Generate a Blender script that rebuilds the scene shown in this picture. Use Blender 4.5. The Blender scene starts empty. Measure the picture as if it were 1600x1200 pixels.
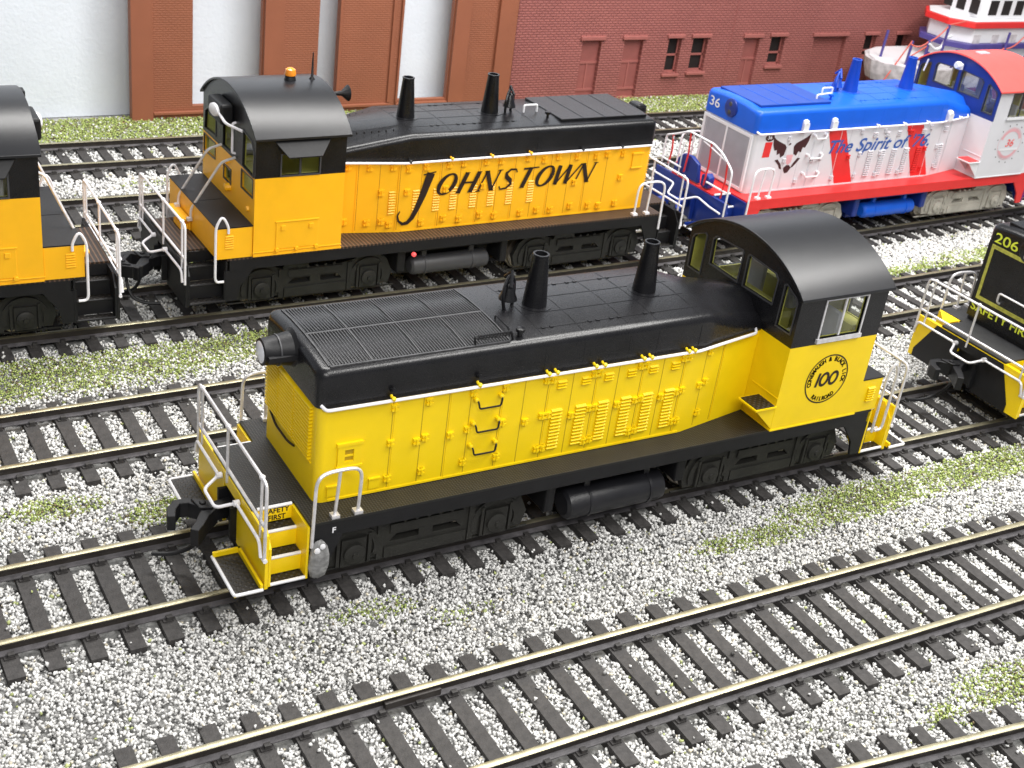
import bpy, bmesh, math, random
import numpy as np
from mathutils import Vector, Matrix
from mathutils.geometry import tessellate_polygon
random.seed(7); rng = np.random.default_rng(7)
S = bpy.context.scene
COL = S.collection
PI = math.pi

# ------------------------------------------------------------------ camera
CP = Vector((-11.4989, -15.3351, 12.0564)); YAW, PIT, ROL = .5768, -.4973, .1372
FPX, PX, PY = 2016.7, 788.14, 608.97
fw = Vector((math.sin(YAW)*math.cos(PIT), math.cos(YAW)*math.cos(PIT), math.sin(PIT)))
rt = Vector((math.cos(YAW), -math.sin(YAW), 0)); up = rt.cross(fw)
R2 = rt*math.cos(ROL)+up*math.sin(ROL); U2 = -rt*math.sin(ROL)+up*math.cos(ROL)
cam = bpy.data.cameras.new('camera'); co = bpy.data.objects.new('camera', cam); COL.objects.link(co)
m = Matrix((R2, U2, -fw)).transposed().to_4x4(); m.translation = CP; co.matrix_world = m
cam.sensor_width = 36; cam.lens = FPX/1600*36
cam.shift_x = -(PX-800)/1600; cam.shift_y = (PY-600)/1600
cam.clip_start = .1; cam.clip_end = 300
cam.dof.use_dof = True; cam.dof.focus_distance = 20.5; cam.dof.aperture_fstop = 1.3
S.camera = co
# ------------------------------------------------------------------ world and lamps
W = bpy.data.worlds.new('World'); S.world = W; W.use_nodes = True
W.node_tree.nodes['Background'].inputs[0].default_value = (.93, .96, 1, 1)
W.node_tree.nodes['Background'].inputs[1].default_value = .24
def lamp(name, loc, target, sx, sy, power, col=(1, .98, .95)):
    l = bpy.data.lights.new(name, 'AREA'); l.shape = 'RECTANGLE'; l.size = sx; l.size_y = sy; l.energy = power; l.color = col
    o = bpy.data.objects.new(name, l); COL.objects.link(o); o.location = loc
    o.rotation_euler = (Vector(target)-Vector(loc)).to_track_quat('-Z', 'Y').to_euler()
lamp('ceiling_or_fill_lamp', (15, -10, 30), (5, 3, 0), 36, 5, 13500)
lamp('ceiling_or_fill_lamp', (8, 11, 30), (4, 5, 0), 34, 6, 15500)
lamp('ceiling_or_fill_lamp', (-12, -24, 24), (2, 4, 0), 20, 5, 6600)  # fill added on the camera side to brighten the locomotive sides
S.view_settings.view_transform = 'Standard'; S.view_settings.look = 'None'
S.view_settings.exposure = 0.08; S.view_settings.gamma = 1
S.render.engine = 'CYCLES'

# ------------------------------------------------------------------ materials
def mat(name, col, rough=.5, metal=0., bump=.0, bscale=40., var=.06, vscale=3., spec=.5, coat=0.):
    M = bpy.data.materials.new(name); M.use_nodes = True; nt = M.node_tree; b = nt.nodes['Principled BSDF']
    b.inputs['Roughness'].default_value = rough; b.inputs['Metallic'].default_value = metal
    b.inputs['Specular IOR Level'].default_value = spec
    if coat: b.inputs['Coat Weight'].default_value = coat; b.inputs['Coat Roughness'].default_value = .25
    tc = nt.nodes.new('ShaderNodeTexCoord')
    n = nt.nodes.new('ShaderNodeTexNoise'); n.inputs['Scale'].default_value = vscale; n.inputs['Detail'].default_value = 5
    nt.links.new(tc.outputs['Object'], n.inputs['Vector'])
    r = nt.nodes.new('ShaderNodeValToRGB')
    r.color_ramp.elements[0].position = .3; r.color_ramp.elements[1].position = .7
    r.color_ramp.elements[0].color = tuple(c*(1-var) for c in col)+(1,)
    r.color_ramp.elements[1].color = tuple(min(1, c*(1+var)) for c in col)+(1,)
    nt.links.new(n.outputs['Fac'], r.inputs[0]); nt.links.new(r.outputs[0], b.inputs['Base Color'])
    if bump:
        n2 = nt.nodes.new('ShaderNodeTexNoise'); n2.inputs['Scale'].default_value = bscale; n2.inputs['Detail'].default_value = 3
        nt.links.new(tc.outputs['Object'], n2.inputs['Vector'])
        bp = nt.nodes.new('ShaderNodeBump'); bp.inputs['Strength'].default_value = bump; bp.inputs['Distance'].default_value = .02
        nt.links.new(n2.outputs['Fac'], bp.inputs['Height']); nt.links.new(bp.outputs[0], b.inputs['Normal'])
        mr = nt.nodes.new('ShaderNodeMapRange'); mr.inputs[3].default_value = rough*.85; mr.inputs[4].default_value = min(1, rough*1.15)
        nt.links.new(n2.outputs['Fac'], mr.inputs[0]); nt.links.new(mr.outputs[0], b.inputs['Roughness'])
    return M
K = {}
K['yellow'] = mat('lemon_yellow_paint', (.88, .62, .003), .38, bump=.12, bscale=60, var=.03)
K['orange'] = mat('armour_yellow_paint', (.93, .475, .010), .38, bump=.12, bscale=60, var=.03)
K['black'] = mat('satin_black_paint', (.008, .008, .0095), .28, bump=.12, bscale=70, var=.25, spec=.42)
K['roofblack'] = mat('cab_roof_black', (.012, .0125, .015), .31, bump=.05, bscale=160, var=.08, spec=.42)
K['frameblack'] = mat('frame_black', (.008, .008, .0095), .5, bump=.12, var=.2, spec=.35)
K['truck'] = mat('truck_grey_black', (.018, .0175, .015), .6, bump=.3, bscale=30, var=.25)
K['white'] = mat('white_paint', (.76, .76, .79), .4, bump=.05, var=.02)
K['blue'] = mat('bright_blue_paint', (.004, .10, .62), .4, bump=.1, bscale=60, var=.05)
K['darkblue'] = mat('deep_blue_paint', (.008, .03, .22), .4, bump=.1, var=.06)
K['red'] = mat('red_paint', (.70, .03, .03), .42, bump=.08, var=.04)
K['roofred'] = mat('coral_red_paint', (.80, .10, .09), .42, bump=.08, var=.04)
K['silver'] = mat('bare_handrail_wire', (.68, .67, .69), .35, metal=.35, bump=.15, bscale=25, var=.15, vscale=9)
K['whitewire'] = mat('white_handrail_wire', (.80, .79, .83), .4, bump=.05, var=.04)
K['olive'] = mat('olive_cab_plastic', (.50, .48, .10), .5, bump=.1, var=.1)
K['darkgrey'] = mat('dark_grey_plastic', (.05, .05, .055), .5, bump=.1, var=.1)
K['cream'] = mat('weathered_cream_metal', (.42, .40, .35), .5, bump=.3, bscale=30, var=.18)
K['tie'] = mat('dark_plastic_tie', (.040, .037, .036), .7, bump=.5, bscale=30, var=.3, vscale=12)
K['railside'] = mat('blackened_rail', (.028, .023, .02), .5, bump=.2, var=.2)
K['railbase'] = mat('highlit_rail_foot', (.085, .08, .085), .55, bump=.3, var=.35, vscale=6)  # lighter grey puts the highlight along the rail foot into the colour
K['railtop'] = mat('nickel_rail_top', (.38, .35, .24), .42, metal=.8, bump=.12, bscale=15, var=.18, vscale=5)
K['wheel'] = mat('wheel_metal', (.42, .38, .33), .35, metal=.8, var=.1)
K['lens'] = mat('silver_lens', (.82, .84, .90), .2, metal=.1)
K['amber'] = mat('amber_beacon', (.85, .28, .02), .2, spec=.8)
K['lump'] = mat('grey_putty_lump', (.22, .22, .22), .7, bump=1., bscale=14, var=.4, vscale=8)
K['ink'] = mat('black_lettering', (.018, .008, .006), .5, var=.05)
K['inkblue'] = mat('blue_lettering', (.03, .10, .38), .5, var=.1)
K['lime'] = mat('lime_lettering', (.62, .70, .05), .5, var=.1)
K['limedull'] = mat('worn_lime_stripe', (.36, .36, .06), .5, var=.3, vscale=12)
K['pink'] = mat('pink_emblem_ink', (.72, .38, .42), .5, var=.1)
K['maroon'] = mat('dark_maroon_ink', (.05, .012, .015), .5, var=.1)
K['shutter'] = mat('grey_shutter', (.42, .42, .46), .5, var=.06)
K['orangewall'] = mat('burnt_orange_wall', (.27, .090, .045), .6, bump=.2, var=.06, vscale=1.2)
K['backdrop'] = mat('painted_white_wall', (.70, .75, .82), .75, bump=.5, bscale=9, var=.03, vscale=.8)
K['dark'] = mat('dark_void', (.012, .009, .009), .6)
K['hullred'] = mat('hull_maroon', (.22, .03, .04), .5, var=.1)
K['purple'] = mat('violet_blue_paint', (.07, .055, .24), .45, var=.1)
K['rope'] = mat('coral_rope', (.62, .13, .10), .6, var=.1)
K['dirty'] = mat('scuffed_white_hull', (.55, .52, .54), .6, bump=.3, var=.3, vscale=4)
# lit indicator
M = bpy.data.materials.new('red_indicator'); M.use_nodes = True; b = M.node_tree.nodes['Principled BSDF']
b.inputs['Base Color'].default_value = (.8, .05, .05, 1); b.inputs['Emission Color'].default_value = (1, .12, .12, 1); b.inputs['Emission Strength'].default_value = .8; K['redlamp'] = M
# glass
M = bpy.data.materials.new('window_glass'); M.use_nodes = True; nt = M.node_tree; nt.nodes.clear()
out = nt.nodes.new('ShaderNodeOutputMaterial'); mx = nt.nodes.new('ShaderNodeMixShader'); t = nt.nodes.new('ShaderNodeBsdfTransparent'); g = nt.nodes.new('ShaderNodeBsdfGlossy')
t.inputs[0].default_value = (.95, .96, .95, 1); g.inputs['Roughness'].default_value = .06; fr = nt.nodes.new('ShaderNodeFresnel'); fr.inputs[0].default_value = 1.9
mx.inputs[0].default_value = .07; nt.links.new(t.outputs[0], mx.inputs[1]); nt.links.new(g.outputs[0], mx.inputs[2]); nt.links.new(mx.outputs[0], out.inputs[0]); K['glass'] = M
# tread plate: fine raised pattern
def tread(name, c0, c1, sx, sy, diag=True, stren=.5):
    M = bpy.data.materials.new(name); M.use_nodes = True; nt = M.node_tree; b = nt.nodes['Principled BSDF']; b.inputs['Roughness'].default_value = .5
    tc = nt.nodes.new('ShaderNodeTexCoord'); sp = nt.nodes.new('ShaderNodeSeparateXYZ'); nt.links.new(tc.outputs['Object'], sp.inputs[0])
    def mth(op, a, bb):
        n = nt.nodes.new('ShaderNodeMath'); n.operation = op
        for i, v in enumerate((a, bb)):
            if v is None: continue
            if isinstance(v, (int, float)): n.inputs[i].default_value = v
            else: nt.links.new(v, n.inputs[i])
        return n.outputs[0]
    x = sp.outputs[0]; y = sp.outputs[1]
    if diag: u = mth('ADD', x, y); v = mth('SUBTRACT', x, y)
    else: u, v = x, y
    a = mth('SINE', mth('MULTIPLY', u, sx), None)
    h = mth('MULTIPLY', a, mth('SINE', mth('MULTIPLY', v, sy), None)) if sy else a
    mr = nt.nodes.new('ShaderNodeMapRange'); mr.inputs[1].default_value = .1; mr.inputs[2].default_value = .7; nt.links.new(h, mr.inputs[0])
    mix = nt.nodes.new('ShaderNodeMix'); mix.data_type = 'RGBA'; nt.links.new(mr.outputs[0], mix.inputs[0])
    mix.inputs[6].default_value = c0+(1,); mix.inputs[7].default_value = c1+(1,)
    nz = nt.nodes.new('ShaderNodeTexNoise'); nz.inputs['Scale'].default_value = 6; nt.links.new(tc.outputs['Object'], nz.inputs[0])
    m2 = nt.nodes.new('ShaderNodeMix'); m2.data_type = 'RGBA'; m2.blend_type = 'MULTIPLY'; m2.inputs[0].default_value = .6
    nt.links.new(mix.outputs[2], m2.inputs[6]); nt.links.new(nz.outputs['Fac'], m2.inputs[7]); nt.links.new(m2.outputs[2], b.inputs['Base Color'])
    bp = nt.nodes.new('ShaderNodeBump'); bp.inputs['Strength'].default_value = stren; bp.inputs['Distance'].default_value = .02
    nt.links.new(mr.outputs[0], bp.inputs['Height']); nt.links.new(bp.outputs[0], b.inputs['Normal'])
    return M
K['tread'] = tread('tread_plate', (.012, .012, .012), (.062, .061, .060), 70, 70)
K['browntread'] = tread('brown_grooved_walkway', (.026, .017, .013), (.15, .088, .055), 72, 0, False)
K['gridtread'] = tread('foot_board_mesh', (.012, .010, .009), (.045, .04, .036), 55, 55, False)
# brick
def brickmat(name, c1, c2, mort, sc, bst=.8):
    M = bpy.data.materials.new(name); M.use_nodes = True; nt = M.node_tree; b = nt.nodes['Principled BSDF']; b.inputs['Roughness'].default_value = .6
    tc = nt.nodes.new('ShaderNodeTexCoord'); mp = nt.nodes.new('ShaderNodeMapping'); mp.inputs['Rotation'].default_value = (PI/2, 0, 0)
    nt.links.new(tc.outputs['Object'], mp.inputs[0])
    br = nt.nodes.new('ShaderNodeTexBrick'); br.inputs['Scale'].default_value = sc; br.inputs['Mortar Size'].default_value = .025; br.inputs['Mortar Smooth'].default_value = .5
    br.inputs['Brick Width'].default_value = .22; br.inputs['Row Height'].default_value = .085
    br.inputs['Color1'].default_value = c1+(1,); br.inputs['Color2'].default_value = c2+(1,); br.inputs['Mortar'].default_value = mort+(1,)
    nt.links.new(mp.outputs[0], br.inputs[0])
    nz = nt.nodes.new('ShaderNodeTexNoise'); nz.inputs['Scale'].default_value = .7; nz.inputs['Detail'].default_value = 4; nt.links.new(tc.outputs['Object'], nz.inputs[0])
    hs = nt.nodes.new('ShaderNodeHueSaturation'); mr = nt.nodes.new('ShaderNodeMapRange'); mr.inputs[3].default_value = .85; mr.inputs[4].default_value = 1.15
    nt.links.new(nz.outputs['Fac'], mr.inputs[0]); nt.links.new(mr.outputs[0], hs.inputs['Value']); nt.links.new(br.outputs[0], hs.inputs['Color']); nt.links.new(hs.outputs[0], b.inputs['Base Color'])
    bp = nt.nodes.new('ShaderNodeBump'); bp.invert = True; bp.inputs['Strength'].default_value = bst; bp.inputs['Distance'].default_value = .02
    nt.links.new(br.outputs['Fac'], bp.inputs['Height']); nt.links.new(bp.outputs[0], b.inputs['Normal'])
    return M
K['brick'] = brickmat('moulded_red_brick', (.32, .105, .092), (.37, .125, .108), (.235, .075, .068), 1.0)
K['brickorange'] = brickmat('moulded_orange_brick', (.27, .090, .045), (.285, .096, .048), (.255, .085, .042), 1.3, .35)

# ------------------------------------------------------------------ mesh helpers
class MB:
    def __init__(s): s.v = []; s.f = []; s.m = []; s.cur = 0
    def add(s, vs, fs):
        o = len(s.v); s.v += [tuple(v) for v in vs]; s.f += [tuple(i+o for i in f) for f in fs]; s.m += [s.cur]*len(fs)
    def box(s, x0, x1, y0, y1, z0, z1, M=None):
        if x0 > x1: x0, x1 = x1, x0
        if y0 > y1: y0, y1 = y1, y0
        if z0 > z1: z0, z1 = z1, z0
        vs = [Vector((x, y, z)) for z in (z0, z1) for y in (y0, y1) for x in (x0, x1)]
        if M: vs = [M @ v for v in vs]
        s.add(vs, [(0, 2, 3, 1), (4, 5, 7, 6), (0, 1, 5, 4), (1, 3, 7, 5), (3, 2, 6, 7), (2, 0, 4, 6)]); return s
    def cyl(s, p0, p1, r0, r1=None, n=14, cap=True):
        r1 = r0 if r1 is None else r1
        p0 = Vector(p0); p1 = Vector(p1); d = (p1-p0).normalized(); a = d.orthogonal().normalized(); b = d.cross(a)
        vs = [p0+(a*math.cos(2*PI*i/n)+b*math.sin(2*PI*i/n))*r0 for i in range(n)]+[p1+(a*math.cos(2*PI*i/n)+b*math.sin(2*PI*i/n))*r1 for i in range(n)]
        fs = [(i, (i+1) % n, n+(i+1) % n, n+i) for i in range(n)]
        if cap: fs += [tuple(range(n))[::-1], tuple(range(n, 2*n))]
        s.add(vs, fs); return s
    def lathe(s, p0, d, prof, n=20):      # prof: (distance along, radius)
        p0 = Vector(p0); d = Vector(d).normalized(); a = d.orthogonal().normalized(); b = d.cross(a); vs = []; fs = []
        for t, r in prof: vs += [p0+d*t+(a*math.cos(2*PI*i/n)+b*math.sin(2*PI*i/n))*r for i in range(n)]
        for k in range(len(prof)-1): fs += [(k*n+i, k*n+(i+1) % n, (k+1)*n+(i+1) % n, (k+1)*n+i) for i in range(n)]
        fs += [tuple(range(n))[::-1], tuple(range((len(prof)-1)*n, len(prof)*n))]
        s.add(vs, fs); return s
    def tube(s, pts, r, n=7, rnd=0.):
        pts = [Vector(p) for p in pts]
        if rnd:
            q = [pts[0]]
            for i in range(1, len(pts)-1):
                a, b, c = pts[i-1], pts[i], pts[i+1]; la = min(rnd, (a-b).length*.45); lc = min(rnd, (c-b).length*.45)
                A = b+(a-b).normalized()*la; Cc = b+(c-b).normalized()*lc
                for k in range(5):
                    t = k/4; q.append(A*(1-t)**2+b*2*t*(1-t)+Cc*t*t)
            q.append(pts[-1]); pts = q
        vs = []; fs = []; nrm = None
        for i, p in enumerate(pts):
            d = ((pts[min(i+1, len(pts)-1)]-p).normalized()+(p-pts[max(i-1, 0)]).normalized()).normalized()
            if nrm is None: nrm = d.orthogonal().normalized()
            nrm = (nrm-d*nrm.dot(d)).normalized(); bb = d.cross(nrm)
            vs += [p+(nrm*math.cos(2*PI*k/n)+bb*math.sin(2*PI*k/n))*r for k in range(n)]
        for i in range(len(pts)-1): fs += [(i*n+k, i*n+(k+1) % n, (i+1)*n+(k+1) % n, (i+1)*n+k) for k in range(n)]
        fs += [tuple(range(n))[::-1], tuple(range((len(pts)-1)*n, len(pts)*n))]
        s.add(vs, fs); return s
    def prism(s, poly, ax, a0, a1, holes=()):  # poly in the two other axes (x,y)/(x,z)/(y,z); triangulated with holes
        loops = [list(poly)]+[list(h) for h in holes]
        def P(u, v, a): return {0: (a, u, v), 1: (u, a, v), 2: (u, v, a)}[ax]
        flat = [p for l in loops for p in l]; n = len(flat)
        tris = tessellate_polygon([[Vector((u, v, 0)) for u, v in l] for l in loops])
        vs = [P(u, v, a0) for u, v in flat]+[P(u, v, a1) for u, v in flat]
        fs = [tuple(t) for t in tris]+[tuple(i+n for i in t)[::-1] for t in tris]
        o = 0
        for l in loops:
            k = len(l); fs += [(o+i, o+(i+1) % k, n+o+(i+1) % k, n+o+i) for i in range(k)]; o += k
        s.add(vs, fs); return s
    def loft(s, secs, cap=True):
        n = len(secs[0]); vs = [p for q in secs for p in q]; fs = []
        for k in range(len(secs)-1): fs += [(k*n+i, k*n+(i+1) % n, (k+1)*n+(i+1) % n, (k+1)*n+i) for i in range(n)]
        if cap: fs += [tuple(range(n))[::-1], tuple(range((len(secs)-1)*n, len(secs)*n))]
        s.add(vs, fs); return s
    def mesh(s, name, mats, smooth=35, split=None, bevel=0):
        me = bpy.data.meshes.new(name); me.from_pydata(s.v, [], s.f)
        for mm in (mats if isinstance(mats, (list, tuple)) else [mats]): me.materials.append(K[mm] if isinstance(mm, str) else mm)
        me.polygons.foreach_set('material_index', s.m)
        bm = bmesh.new(); bm.from_mesh(me)
        if split is not None:
            bmesh.ops.bisect_plane(bm, geom=bm.verts[:]+bm.edges[:]+bm.faces[:], plane_co=(0, 0, split), plane_no=(0, 0, 1))
            for f in bm.faces:
                if f.material_index < 2: f.material_index = 0 if f.calc_center_median().z < split else 1
        bmesh.ops.recalc_face_normals(bm, faces=bm.faces[:])
        bm.to_mesh(me); bm.free()
        if smooth: me.shade_smooth(); me.set_sharp_from_angle(angle=math.radians(smooth))
        return me
    def obj(s, name, mats, parent=None, **kw):
        bev = kw.pop('bevel', 0)
        me = s.mesh(name, mats, **kw); return link(name, me, parent, bev)
def link(name, me, parent=None, bevel=0, loc=None):
    o = bpy.data.objects.new(name, me); COL.objects.link(o)
    if parent: o.parent = parent
    if loc: o.location = loc
    if bevel:
        b = o.modifiers.new('bevel', 'BEVEL'); b.width = bevel; b.segments = 2; b.limit_method = 'ANGLE'; b.angle_limit = math.radians(40); b.harden_normals = False
    return o
def tag(o, label=None, cat=None, group=None, kind=None):
    if label: o['label'] = label
    if cat: o['category'] = cat
    if group: o['group'] = group
    if kind: o['kind'] = kind
    return o
def empty(name, loc, rz=0):
    o = bpy.data.objects.new(name, None); COL.objects.link(o); o.location = loc; o.rotation_euler = (0, 0, rz); o.empty_display_size = .3; return o
def mir(f):  # call f for both sides
    for s in (-1, 1): f(s)
_tc = {}
def text2d(body, size, shear=0., align='CENTER', space=1., sx=1., off=0.):
    cu = bpy.data.curves.new('t', 'FONT'); cu.body = body; cu.size = size; cu.shear = shear; cu.align_x = align; cu.space_character = space; cu.offset = off
    ob = bpy.data.objects.new('t', cu); COL.objects.link(ob); dg = bpy.context.evaluated_depsgraph_get(); dg.update()
    me = bpy.data.meshes.new_from_object(ob.evaluated_get(dg)); vs = [(v.co.x*sx, v.co.y) for v in me.vertices]; fs = [tuple(p.vertices) for p in me.polygons]
    bpy.data.objects.remove(ob); bpy.data.curves.remove(cu); bpy.data.meshes.remove(me); return vs, fs
def ribbon(pts, ws):
    vs = []; fs = []
    for i, p in enumerate(pts):
        a = Vector(pts[max(i-1, 0)]); c = Vector(pts[min(i+1, len(pts)-1)]); d = (c-a).normalized(); n = Vector((-d.y, d.x))*ws[i]*.5; p = Vector(p)
        vs += [tuple(p+n), tuple(p-n)]
        if i: fs.append((2*i-2, 2*i-1, 2*i+1, 2*i))
    return vs, fs
def arc(cx, cy, rx, ry, a0, a1, n=24):
    return [(cx+rx*math.cos(math.radians(a0+(a1-a0)*i/n)), cy+ry*math.sin(math.radians(a0+(a1-a0)*i/n))) for i in range(n+1)]
def decal(name, pieces, fn, m_, parent, smooth=0):
    b = MB()
    for vs, fs in pieces: b.add([fn(u, v) for u, v in vs], fs)
    return b.obj(name, m_, parent, smooth=smooth)

# ------------------------------------------------------------------ setting
gb = MB(); gx = 60
gb.add([(-50, -30, -.33), (70, -30, -.33), (70, 30, -.33), (-50, 30, -.33)], [(0, 1, 2, 3)])
K['groundm'] = mat('ballast_bed', (.24, .24, .235), .9, bump=1., bscale=12, var=.45, vscale=14)
tag(gb.obj('ground', 'groundm', smooth=0), kind='structure')
wb = MB(); wb.box(-30, 60, 21.75, 22.2, -.31, 16)
tag(wb.obj('backdrop_wall', 'backdrop', smooth=0), 'tall smooth white backdrop wall with small scuffs, behind all the buildings', 'wall')

# tracks
G = .8115; TR = {  # offset, slope, curve
 0: (-4.565, -.0109, -.0007), 1: (.0086, -.0032, -.0009), 2: (4.3686, .0165, .0003), 3: (8.7737, .0087, .0012), 4: (13.888, -.0015, .0001), 5: (17.94, .0025, -.0001)}
def ty(i, x):
    if i == -1: return -8.06-.118*x+.0*x*x
    a, b, c = TR[i]; return a+b*x+c*x*x
LAB = {-1: 'nearest railway track, only its far rail and tie ends showing at the bottom right corner', 0: 'empty foreground railway track running below the yellow and black locomotive',
 1: 'railway track carrying the lemon yellow locomotive numbered 100', 2: 'empty railway track just behind the lemon yellow locomotive', 3: 'railway track carrying the two orange yellow locomotives and the red white and blue one',
 4: 'empty railway track first behind the orange yellow locomotives', 5: 'farthest railway track beside the grass under the brick buildings'}
tb = MB()
tb.box(-.115, .115, -1.372, 1.372, -.345, -.2)
for s in (-1, 1):
    for dx, dy in ((-.02, .125), (.02, -.125)):
        tb.box(dx-.045, dx+.045, s*G+dy-.035, s*G+dy+.035, -.2, -.125)
    tb.box(-.075, .075, s*G-.17, s*G+.17, -.2, -.178)
tie_me = tb.mesh('tie', 'tie', smooth=0)
RANGE = {-1: (-5, 9), 0: (-9, 9), 1: (-14, 22), 2: (-15, 26), 3: (-18, 32), 4: (-12, 32), 5: (-12, 26)}
for i, (xa, xb) in RANGE.items():
    root = empty('railway_track', (0, 0, 0)); tag(root, LAB[i], 'track', 'parallel railway tracks')
    for s in (-1, 1):
        prof = [(-.1, -.178), (-.1, -.16), (-.022, -.135), (-.022, -.05), (-.052, -.035), (-.052, -.006), (-.04, 0), (.04, 0), (.052, -.006), (.052, -.035), (.022, -.05), (.022, -.135), (.1, -.16), (.1, -.178)]
        b = MB(); xs = np.arange(xa, xb+.01, 1.0); secs = []
        for x in xs:
            x = float(x); y0 = ty(i, x); d = (ty(i, x+.01)-ty(i, x-.01))/.02; nx, ny = -d/math.hypot(1, d), 1/math.hypot(1, d)
            secs.append([(x+nx*(s*G+u), y0+ny*(s*G+u), z) for u, z in prof])
        n = len(prof); o = 0
        vs = [p for q in secs for p in q]; b.add(vs, [])
        for k in range(len(secs)-1):
            for j in range(n):
                b.f.append((k*n+j, k*n+(j+1) % n, (k+1)*n+(j+1) % n, (k+1)*n+j)); b.m.append(1 if j in (5, 6, 7) else (2 if j in (0, 1, 11, 12) else 0))
        b.obj('rail', ['railside', 'railtop', 'railbase'], root, smooth=30)
    sp = .543; ph = {1: .30, 0: .17}.get(i, .1*i)
    k0 = math.ceil((xa-ph)/sp); x = ph+k0*sp; lst = []
    while x < xb: lst.append(x); x += sp
    for x in lst[:100]:
        o = link('tie', tie_me, root); d = (ty(i, x+.01)-ty(i, x-.01))/.02
        o.location = (x+random.uniform(-.012, .012), ty(i, x), random.uniform(-.006, .004)); o.rotation_euler = (0, 0, math.atan(d)+random.uniform(-.012, .012))

jb = MB(); jb.box(-5.2, -4.35, ty(0, -4.7)+G-.10, ty(0, -4.7)+G-.035, -.16, -.05); jb.obj('rail_joiner', 'railside', bpy.data.objects['railway_track.001'], smooth=0, bevel=.01)
# ballast and turf, grains as real little stones
def vnoise(x, y, s, seed):
    r = np.random.default_rng(seed); g = r.random((256, 256)); x = x*s+100; y = y*s+100
    xi = np.floor(x).astype(int); yi = np.floor(y).astype(int); fx = x-xi; fy = y-yi; fx = fx*fx*(3-2*fx); fy = fy*fy*(3-2*fy)
    def G_(a, b): return g[a % 256, b % 256]
    return (G_(xi, yi)*(1-fx)+G_(xi+1, yi)*fx)*(1-fy)+(G_(xi, yi+1)*(1-fx)+G_(xi+1, yi+1)*fx)*fy
def inframe(x, y, mg):
    P = np.stack([x-CP.x, y-CP.y, np.full_like(x, -.25-CP.z)], 1); d = P@np.array(fw)
    u = PX+FPX*(P@np.array(R2))/d; v = PY-FPX*(P@np.array(U2))/d
    return (d > 1) & (u > -mg) & (u < 1600+mg) & (v > -mg) & (v < 1200+mg), d
def tyv(i, x):
    if i == -1: return -8.06-.118*x
    a, b, c = TR[i]; return a+b*x+c*x*x
def green(x, y):
    g = np.zeros_like(x)
    n1 = vnoise(x, y, 1.1, 1); n2 = vnoise(x, y, 3.3, 2); n = n1*.6+n2*.4
    for cx, cy, rx, ry, st in ((-7.5, 6.7, 4.5, .75, 1.2), (-3.0, 7.0, 3.5, .55, 1.2), (1.5, 6.7, 5, .5, .6), (-8.2, 2.35, .9, .3, .9), (-6.4, 1.75, .9, .35, .9), (-5.7, 1.2, .5, .2, .7),
                             (5.2, -2.0, 1.9, .42, 1.25), (8.2, -1.95, 2.4, .45, 1.1), (2.7, -2.25, 1.6, .3, .8), (-4.5, -1.75, .9, .3, .42), (-3.2, -2.3, 1.1, .35, .3), (-7.3, -3.4, .5, .3, .25),
                             (3.9, -6.75, 1.0, .45, .9), (2.3, -6.95, .5, .3, .7), (15, 6.1, 4.5, .35, 1.1), (20, 6.5, 4, .4, .9), (-4.4, 11.2, 3, .4, .7), (2, 11.3, 5, .5, .6), (9, 6.3, 5, .45, .6),
                             (10, 11.5, 6, .4, .6), (-.5, 16.0, 3, .4, .5), (0, -3.0, .5, .2, .3)):
        g = np.maximum(g, st*np.exp(-((x-cx)/rx)**2-((y-cy)/ry)**2))
    g = g*(.45+1.1*n)
    g = np.maximum(g, np.clip((y-19.05)/.5, 0, 1)*1.2*(y < 22))
    return g
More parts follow.
